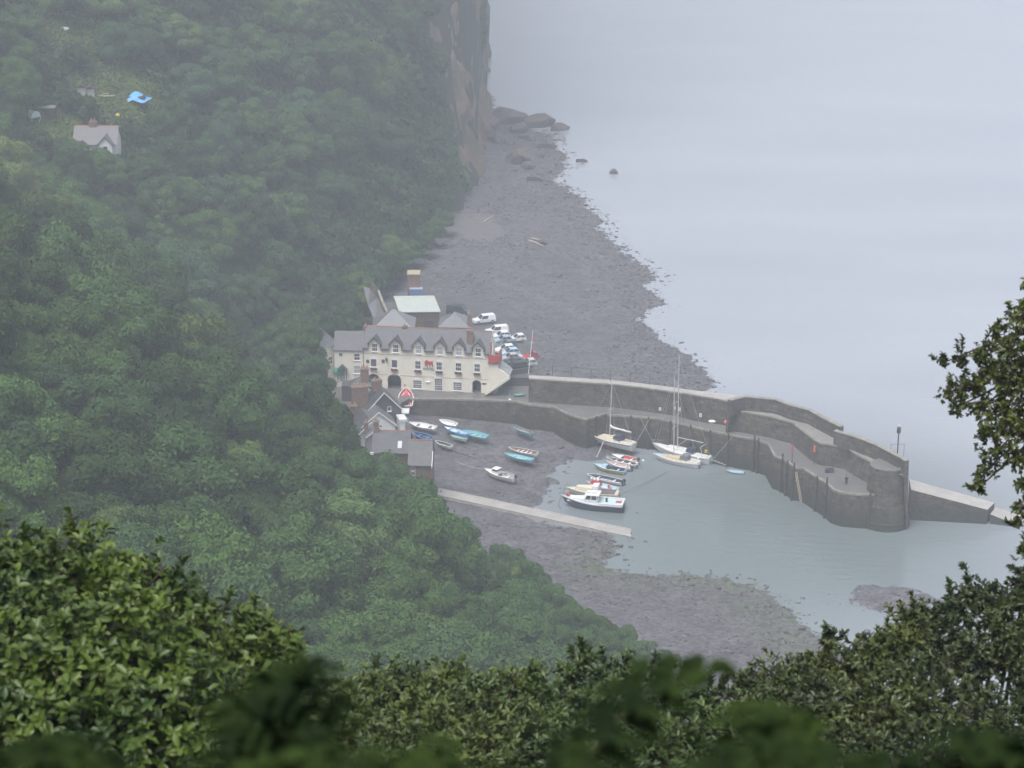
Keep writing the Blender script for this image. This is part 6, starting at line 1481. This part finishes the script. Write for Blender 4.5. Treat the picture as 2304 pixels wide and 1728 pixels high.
# ------------------------------------------------------------------ people
def person(label, u, v, z, deg, top, legs, hair=(.05, .035, .03), lean=.0, stride=.22):
    import bmesh
    p = W(u, v, z); root = thing('person', label, 'person', tuple(p), math.radians(deg), 'people on the quay')
    J = {'pel': (0, 0, .95, .13), 'chest': (0, lean*.5, 1.28, .15), 'neck': (0, lean*.7, 1.50, .06), 'head0': (0, lean*.8, 1.60, .085), 'head': (0, lean*.85, 1.70, .09)}
    for s_, q in ((-1, 'l'), (1, 'r')):
        k = stride*s_
        J['hip'+q] = (s_*.10, 0, .90, .09); J['knee'+q] = (s_*.11, k*.45-.02, .50, .065); J['ank'+q] = (s_*.11, k, .08, .045); J['toe'+q] = (s_*.12, k-.17, .03, .035)
        J['sh'+q] = (s_*.19, lean*.6, 1.42, .06); J['el'+q] = (s_*.25, lean*.5-k*.3, 1.14, .045); J['wr'+q] = (s_*.25, lean*.5-k*.7-.06, .90, .03); J['hand'+q] = (s_*.25, lean*.5-k*.8-.08, .81, .035)
    E_ = [('pel','chest'),('chest','neck'),('neck','head0'),('head0','head')] + [(a+q if a not in ('pel','chest') else a, b+q) for q in 'lr' for a, b in (('pel','hip'),('hip','knee'),('knee','ank'),('ank','toe'),('chest','sh'),('sh','el'),('el','wr'),('wr','hand'))]
    K = list(J); me = bpy.data.meshes.new('body'); me.from_pydata([J[k][:3] for k in K], [(K.index(a), K.index(b)) for a, b in E_], [])
    o = bpy.data.objects.new('body', me); COL.objects.link(o); o.parent = root
    sm = o.modifiers.new('skin', 'SKIN'); o.modifiers.new('sub', 'SUBSURF').levels = 1; o.modifiers['sub'].render_levels = 1
    for i, k in enumerate(K): me.skin_vertices[0].data[i].radius = (J[k][3],)*2
    me.skin_vertices[0].data[0].use_root = True; me.materials.append(mat('skin', (.45, .28, .21), rough=.6))
    P = lambda k: Vector(J[k][:3])
    mb = MB().tube([P('pel')-Vector((0, 0, .03)), P('chest'), P('neck')-Vector((0, 0, .03))], [.175, .205, .09], 9)
    for q in 'lr': mb.tube([P('sh'+q), P('el'+q), P('wr'+q)], [.085, .065, .05], 7)
    mb.build('jacket', mat('cloth %.2f %.2f %.2f' % top, top, rough=.85), root, smooth=True)
    mb = MB()
    for q in 'lr': mb.tube([P('pel').lerp(P('hip'+q), .5)+Vector((0, 0, .06)), P('hip'+q), P('knee'+q), P('ank'+q)], [.13, .12, .09, .07], 8)
    mb.build('trousers', mat('cloth %.2f %.2f %.2f' % legs, legs, rough=.85), root, smooth=True)
    mb = MB()
    for q in 'lr': mb.ball(tuple((P('ank'+q)+P('toe'+q))/2), .1, 8, sx=.6, sy=1.5, sz=.55)
    mb.build('shoes', B_RUB, root)
    MB().ball((0, lean*.85+.02, 1.735), .112, 10, sz=1.05).build('hair', mat('hair', hair, rough=.8), root)
    fm = MB().ball((0, lean*.85-.105, 1.69), .022, 6).ball((-.038, lean*.85-.09, 1.72), .012, 6).ball((.038, lean*.85-.09, 1.72), .012, 6); fm.build('face', mat('face shade', (.30, .17, .13), rough=.6), root)
person('person in pale clothes striding along the quay by the life ring', 1291, 909, Z1, 75, (.62, .63, .64), (.55, .56, .58), stride=.34)
person('person with white top standing under the tower on the quay', 1957, 1075, Z1, 20, (.55, .56, .57), (.06, .06, .08), stride=.05)
person('person in dark clothes standing alone on the wide quay end', 1904, 1090, Z1, 160, (.05, .055, .07), (.04, .04, .05), stride=.06)
# small pale table and pole under the terrace stairs
p = W(1147, 899, Z1); o = thing('parasol_base', 'thin pale pole on a round base under the stairs', 'pole', tuple(p)); MB().tube([(0, 0, 0), (0, 0, 1.6)], .04, 5).build('pole', B_GREY, o); MB().lathe([(.3, 0), (.25, .1)], n=10).build('base', M_WHITE, o)
p = W(1170, 892, Z1); o = thing('green_skiff', 'faded green skiff stored against the wall under the car park', 'dinghy', tuple(p), .12); h_ = Hull(2.4, .9, .4); V, F = h_.skin(); mesh_obj('hull', V, F, paint('faded green', (.16, .30, .25), .7), o, smooth=True); deck_mesh(h_, .05, .95, paint('faded green', (.16, .30, .25), .7), o, 'cover')
# driftwood on the far shingle
for i, (u0, v0, u1, v1, lab) in enumerate([(1190, 531, 1223, 547, 'long pale driftwood trunk on the far shingle'), (1196, 526, 1216, 533, 'shorter log lying behind the pale driftwood trunk'), (1088, 497, 1110, 484, 'forked branch lying on the pale sand under the cliff')]):
    a = W(u0, v0, 3.0); b = W(u1, v1, 2.6); a.z = bz(a.x, a.y)+.2; b.z = bz(b.x, b.y)+.2
    o = MB().tube([a, a.lerp(b, .5)+Vector((0, .1, .1)), b], [.28, .22, .12], 7).build('driftwood_log' if i < 2 else 'driftwood_branch', mat('driftwood', (.36, .32, .28), rough=.9)); tag(o, lab, 'driftwood')
# pale sand patch under the cliff
def sandf(X, Y): return beach_h(X, Y) + .12 - .5*np.clip(((X+9.5)/9.5)**2 + ((Y-528)/13)**2 - .55 + (fbm(X*.2, Y*.2, 3)-.5)*1.2, 0, 3)
tag(grid('sand', -24, 3, 508, 546, .5, sandf, mat('grey sand', (.125, .118, .12), rough=.85, noise=.2, nscale=.5)), kind='structure')
# ------------------------------------------------------------------ near plants on the path edge
def leaves_np(rs, base, axis, up, L, Wd, fold=.25, curl=.18):
    """base (n,3); axis unit (n,3); up ~ leaf normal (n,3); L, Wd (n,) -> 8 verts, 8 tris each"""
    n = len(base); side = np.cross(axis, up); side /= np.linalg.norm(side, axis=1)[:, None] + 1e-9
    nrm = np.cross(side, axis); L = L[:, None]; Wd = Wd[:, None]
    def P(t, s, h): return base + axis*L*t + side*Wd*s + nrm*(h*Wd - curl*L*t*t)
    V = np.stack([P(0, 0, 0), P(.30, -.42, fold), P(.30, 0, 0), P(.30, .42, fold), P(.68, -.45, fold), P(.68, 0, 0), P(.68, .45, fold), P(1, 0, 0)], 1)
    T = np.array([(0,3,2),(0,2,1),(2,3,6),(2,6,5),(1,2,5),(1,5,4),(5,6,7),(4,5,7)])
    F = (T[None] + (np.arange(n)*8)[:, None, None]).reshape(-1, 3)
    return V.reshape(-1, 3), F
def unit(a): return a/(np.linalg.norm(a, axis=1)[:, None] + 1e-9)
def rosettes(rs, C, A, k, L, Wd, open_=.9):
    n = len(C); A = unit(A); ref = np.where(np.abs(A[:, 2:3]) < .9, np.array([[0, 0, 1.]]), np.array([[1., 0, 0]]))
    X = unit(np.cross(A, ref)); Y = np.cross(A, X); B = []; AX = []; UP = []
    for i in range(k):
        th = 6.283*(i/k*1.0) + rs.uniform(0, 6.28, n)*.25 + i*.4; tilt = rs.uniform(.35, 1.25, n)*open_
        r = X*np.cos(th)[:, None] + Y*np.sin(th)[:, None]
        ax = unit(A*np.cos(tilt)[:, None] + r*np.sin(tilt)[:, None] + np.array([0, 0, -.08]))
        B.append(C - A*rs.uniform(0, L*.8, (n, 1))); AX.append(ax); UP.append(unit(A*.8 - r*.35 + rs.normal(0, .22, (n, 3)) + np.array([0, 0, .3])))
    B = np.concatenate(B); AX = np.concatenate(AX); UP = np.concatenate(UP); m = len(B)
    s = rs.uniform(.65, 1.2, m)
    return leaves_np(rs, B, AX, UP, L*s, Wd*s)
def plant(name, label, cat, puffs, leafcol, L, Wd, k=7, dens=1.0, seed=1, base=None, open_=.9, sparse=.0, col2=None, group=None, bark=None, drop=0.0, fork_at=None, inner=1.1, shoots=1.0, lower=0, partname='foliage'):
    rs = np.random.RandomState(seed); C = []; A = []; PC = []; SH = []
    for (u, v, d, rp) in puffs:
        v += lower
        c = np.array(D(u, v, d)); r = rp*d/FPX; PC.append((c, r))
        n = max(6, int(dens*4*math.pi*r*r/(L*Wd*k*.42)*1.25))
        dr = unit(rs.normal(0, 1, (n, 3)) + np.array([0, -.25, .35])); q = np.where(rs.rand(n) < .2, rs.uniform(1.0, 1.38, n), rs.uniform(.45, 1.0, n)**.6)
        pos = c + dr*(q*r)[:, None]; C.append(pos); A.append(dr + np.array([0, -.1, .55 - drop]) + rs.normal(0, .3, (n, 3)))
    if shoots:
        for c, r in PC:
            for _ in range(int(shoots*(3 + 14*r))):
                a_ = unit(rs.normal(0, 1, (1, 3)) + np.array([[0, -.2, .75]]))[0]; a2 = unit((a_ + np.array([0, 0, .55]) + rs.normal(0, .18, 3))[None])[0]; ln = rs.uniform(.10, .30)*(.5 + r)
                st_ = c + a_*r*.88; SH.append((st_, st_ + a2*ln))
                m_ = 4; tt = np.linspace(.25, 1, m_); C.append(st_ + a2*ln*tt[:, None]); A.append(np.tile(a2, (m_, 1)) + rs.normal(0, .2, (m_, 3)))
    C = np.concatenate(C); A = np.concatenate(A)
    V, F = rosettes(rs, C, A, k, L, Wd, open_)
    if inner:
        Ci = []
        for c, r in PC:
            m_ = max(4, int(inner*3*r*r/(L*Wd*k*.42))); d_ = unit(rs.normal(0, 1, (m_, 3))); Ci.append(c + np.array([0, .25*r, -.1*r]) + d_*(rs.uniform(.1, .62, (m_, 1))*r))
        Ci = np.concatenate(Ci); Vi, Fi = rosettes(rs, Ci, rs.normal(0, 1, Ci.shape), k, L*1.25, Wd*1.5, 1.3); F = np.concatenate([F, Fi + len(V)]); V = np.concatenate([V, Vi])
    if base is None:
        m = np.mean([p[0] for p in PC], axis=0); base = (m[0], m[1]+.3)
    bz_ = float(hgrid(np.array([base[0]]), np.array([base[1]]))[0])
    root = thing(name, label, cat, (base[0], base[1], bz_), 0, group)
    M = mat(name + ' leaf %d' % seed, leafcol, rough=.42, noise=.55, nscale=1.6, col2=col2 or tuple(x*.55 for x in leafcol), transl=.18, spec=.4)
    mesh_obj(partname, V, F, M, root, world=True)
    mb = MB(); r2 = random.Random(seed); top = np.mean([p[0] for p in PC], axis=0)
    b0 = Vector((base[0], base[1], bz_-.3)); fork = Vector(fork_at) if fork_at else Vector(b0).lerp(Vector(top), .45); mb.tube([b0, fork] if not fork_at else [b0, b0.lerp(fork, .5), fork], [.16, .10] if not fork_at else [.22, .17, .08], 8)
    for c, r in PC:
        cc = Vector(c); sc_ = Vector((fork.x, fork.y, fork.z*.3 + cc.z*.7)) if fork_at else fork; mid = sc_.lerp(cc, .55) + Vector((r2.uniform(-.2, .2)*(0 if fork_at else 1), r2.uniform(-.1, .3), -.15 if not fork_at else .06)); mb.tube([sc_, mid, cc], [.055, .035, .015] if not fork_at else [.03, .016, .008], 6)
        for _ in range(7):
            dd = Vector((r2.gauss(0, 1), r2.gauss(0, 1)-.2, r2.gauss(.4, 1))).normalized(); mb.tube([cc, cc + dd*r*.55 + Vector((0, 0, -.02)), cc + dd*r*1.12], [.013, .009, .004], 4)
    for p_, q_ in SH: mb.tube([Vector(p_), Vector(q_)], [.007, .003], 4)
    mb.build('branches', bark or M_BARK, root, world=True)
    print(name, len(F)); return root
plant('oak_tree', 'bright green broad-leaved tree filling the lower left corner', 'tree',
      [(-260, 1330, 19, 200), (-60, 1330, 18.5, 180), (70, 1285, 18, 120), (190, 1275, 18.2, 115), (300, 1310, 18, 110), (400, 1370, 18, 100), (490, 1420, 18.4, 85), (560, 1400, 18.8, 60), (625, 1420, 19, 62), (655, 1480, 19, 50), (590, 1500, 18.3, 95),
       (20, 1470, 17, 170), (200, 1470, 17, 170), (380, 1520, 17, 150), (520, 1580, 17.4, 120), (100, 1650, 16.6, 180), (300, 1670, 16.6, 180), (480, 1700, 16.6, 160), (650, 1620, 17.2, 100), (-200, 1650, 17, 220)],
      (.098, .145, .019), .092, .046, k=7, dens=.66, seed=31, base=(-3.4, 17.6), col2=(.030, .062, .013), open_=1.15, lower=42)
plant('rhododendron_bush', 'olive green bush with leaf rosettes left of centre in the foreground', 'bush',
      [(760, 1640, 22, 110), (850, 1590, 22.5, 85), (930, 1565, 22.5, 62), (1020, 1545, 23, 60), (1095, 1570, 22.6, 58), (1150, 1560, 23, 50), (960, 1660, 21.6, 110), (1100, 1660, 21.6, 100), (700, 1730, 21, 120), (880, 1740, 21, 120), (1060, 1760, 21, 120)],
      (.106, .140, .030), .080, .030, k=8, dens=.75, seed=32, base=(-.8, 22.4), col2=(.055, .085, .03))
plant('laurel_bush', 'glossy mid green bush with upright twigs at the centre of the foreground', 'bush',
      [(1215, 1560, 23, 48), (1290, 1520, 23.4, 40), (1322, 1488, 23.6, 22), (1385, 1535, 23, 50), (1440, 1530, 23.4, 42), (1530, 1535, 23, 42), (1500, 1600, 22.4, 80), (1380, 1620, 22.2, 90), (1260, 1640, 22, 90), (1590, 1600, 22.4, 60), (1460, 1720, 21.5, 130), (1260, 1750, 21.5, 130), (1600, 1730, 21.5, 120)],
      (.078, .115, .027), .085, .032, k=8, dens=.75, seed=33, base=(1.4, 23), col2=(.04, .07, .025))
plant('evergreen_bush', 'broad dark olive bush on the right with a lone upright sprig', 'bush',
      [(1690, 1570, 24, 60), (1760, 1545, 24, 66), (1840, 1525, 24, 62), (1868, 1445, 24.4, 24), (1930, 1505, 24.3, 56), (2000, 1480, 24, 66), (2050, 1430, 24.2, 48), (1720, 1660, 23, 110), (1880, 1640, 23, 120), (2050, 1600, 23, 120), (1780, 1760, 22.4, 130), (1980, 1760, 22.4, 140), (1660, 1730, 22.4, 80)],
      (.080, .104, .026), .078, .034, k=7, dens=.75, seed=34, base=(3.9, 24), col2=(.035, .055, .022))
plant('holm_oak', 'tall dark leafed tree rising at the lower right corner with gaps of light', 'tree',
      [(2080, 1400, 25, 40), (2140, 1385, 25, 52), (2190, 1345, 25.2, 46), (2240, 1375, 25, 52), (2300, 1345, 25, 52), (2370, 1330, 25, 90), (2170, 1480, 24.5, 75), (2270, 1470, 24.5, 75), (2110, 1500, 24.8, 50), (2370, 1500, 24.5, 100), (2200, 1590, 24, 60), (2330, 1600, 24, 80), (2210, 1700, 23.4, 110), (2340, 1740, 23.4, 110)],
      (.064, .088, .023), .068, .032, k=7, dens=.62, seed=35, base=(5.2, 25.5), col2=(.028, .045, .018))
plant('overhanging_tree', 'tree hanging in from the right edge with small leaves against the sea', 'tree',
      [(2296, 715, 26, 34), (2240, 745, 26, 20), (2275, 790, 26, 42), (2205, 800, 26, 24), (2160, 808, 26, 18), (2125, 815, 26, 11), (2235, 850, 26, 48), (2170, 870, 26, 36), (2135, 885, 26, 22), (2155, 915, 26, 20), (2300, 860, 26, 60), (2205, 920, 26, 28), (2260, 935, 26, 46), (2225, 975, 26, 28),
       (2300, 960, 26, 44), (2245, 1020, 26, 34), (2215, 1060, 26, 26), (2205, 1095, 26, 18), (2285, 1040, 26, 26), (2300, 1090, 26, 20), (2295, 1140, 26, 18), (2290, 1175, 26, 14), (2400, 800, 26, 110), (2400, 1000, 26, 100), (2400, 1180, 26, 60), (2312, 640, 26, 18), (2302, 1240, 26, 14), (2440, 1330, 26, 60)],
      (.095, .120, .022), .060, .033, k=5, dens=.42, seed=36, base=(D(2500, 1300, 26.4).x, D(2500, 1300, 26.4).y), col2=(.03, .045, .014), drop=.6, inner=.35, shoots=.6, fork_at=tuple(D(2460, 640, 26.4)))
# bracken right in front of the viewer, out of focus
def bracken(name, label, u, dist, vtop, n, seed, spread=.42, col=(.026, .046, .009), h=1.5):
    rs = random.Random(seed); r = np.random.RandomState(seed)
    c = D(u, vtop, dist); gx, gy = c.x, c.y; gz = float(hgrid(np.array([gx]), np.array([gy]))[0])
    root = thing(name, label, 'bracken', (gx, gy, gz), 0, 'blurred bracken close to the camera')
    st = MB(); B = []; AX = []; UP = []; LL = []
    for i in range(n):
        a = rs.uniform(0, 6.28); q = rs.uniform(.1, 1)*spread; hh = (c.z - gz)*rs.uniform(.74, .96)
        p0 = Vector((gx + rs.uniform(-.1, .1), gy + rs.uniform(-.1, .1), gz - .05)); dy_ = min(math.sin(a)*q, .06); tip = p0 + Vector((math.cos(a)*q*1.9, dy_*1.2, hh*rs.uniform(.8, 1)))
        ctrl = p0 + Vector((math.cos(a)*q*.5, dy_*.4, hh*.98))
        pts = [p0*(1-t)**2 + ctrl*2*t*(1-t) + tip*t*t for t in [k/14 for k in range(15)]]
        st.tube(pts, [.006*(1-k/16) for k in range(15)], 4)
        for k in range(4, 15):
            t = (k-4)/10; d_ = (pts[min(k+1, 14)] - pts[k-1]).normalized(); sd = d_.cross(Vector((0, 0, 1))).normalized(); pl = .24*(1-t)**.8 + .03
            for s_ in (-1, 1):
                ax = (sd*s_ + d_*.45 + Vector((0, 0, rs.uniform(-.25, .1)))).normalized()
                m_ = max(2, int(pl/.026))
                for j in range(m_):
                    bb = pts[k] + ax*pl*(j/m_); 
                    for s2 in (-1, 1): B.append(bb); AX.append((ax*.5 + ax.cross(Vector((0, 0, 1)))*s2).normalized()); UP.append(Vector((0, 0, 1))); LL.append(.050*(1-.5*j/m_)+.008)
    V, F = leaves_np(r, np.array(B), np.array(AX), unit(np.array(UP) + r.normal(0, .2, (len(UP), 3))), np.array(LL), np.array(LL)*.75)
    mesh_obj('fronds', V, F, mat('bracken leaf', col, rough=.8, noise=.6, nscale=5, col2=(.006, .014, .004), transl=.2, spec=.1), root, world=True)
    st.build('stalks', mat('bracken stalk', (.06, .07, .02), rough=.7), root, world=True)
BR = [(560, 3.3, 1350, 7), (700, 3.0, 1330, 6), (810, 3.4, 1300, 5), (900, 2.9, 1400, 7), (1060, 3.1, 1440, 7), (1180, 3.2, 1420, 7), (1320, 2.9, 1450, 7), (1480, 3.2, 1420, 7), (1640, 2.9, 1440, 7), (1790, 3.2, 1440, 7),
      (1930, 3.0, 1440, 7), (2080, 3.2, 1470, 7), (2230, 3.0, 1480, 7), (420, 3.0, 1390, 6), (260, 3.3, 1450, 6), (110, 3.0, 1510, 6), (-30, 3.2, 1510, 6), (2360, 3.1, 1470, 6)]
order_ = sorted(range(len(BR)), key=lambda i: BR[i][0])
for i, (u, d, v, n) in enumerate(BR):
    rank = order_.index(i)
    bracken('bracken_clump', 'out of focus green bracken clump at the bottom edge, %s from the left' % ORD[rank], u, d, v, n, 50+i)
# ------------------------------------------------------------------ haze over the whole scene
def haze():
    mb = MB().box(-690, 420, -75, 1200, -8, 186)
    m = bpy.data.materials.new('haze air'); m.use_nodes = True; nt = m.node_tree; nt.nodes.clear()
    v = nt.nodes.new('ShaderNodeVolumePrincipled'); o = nt.nodes.new('ShaderNodeOutputMaterial')
    v.inputs['Color'].default_value = (.85, .905, 1.0, 1); v.inputs['Density'].default_value = HAZE_DENSITY
    v.inputs['Anisotropy'].default_value = 0.2
    nt.links.new(v.outputs[0], o.inputs['Volume'])
    h = mb.build('haze', m); tag(h, kind='stuff'); h.display_type = 'WIRE'
HAZE_DENSITY = 0.00068

haze()
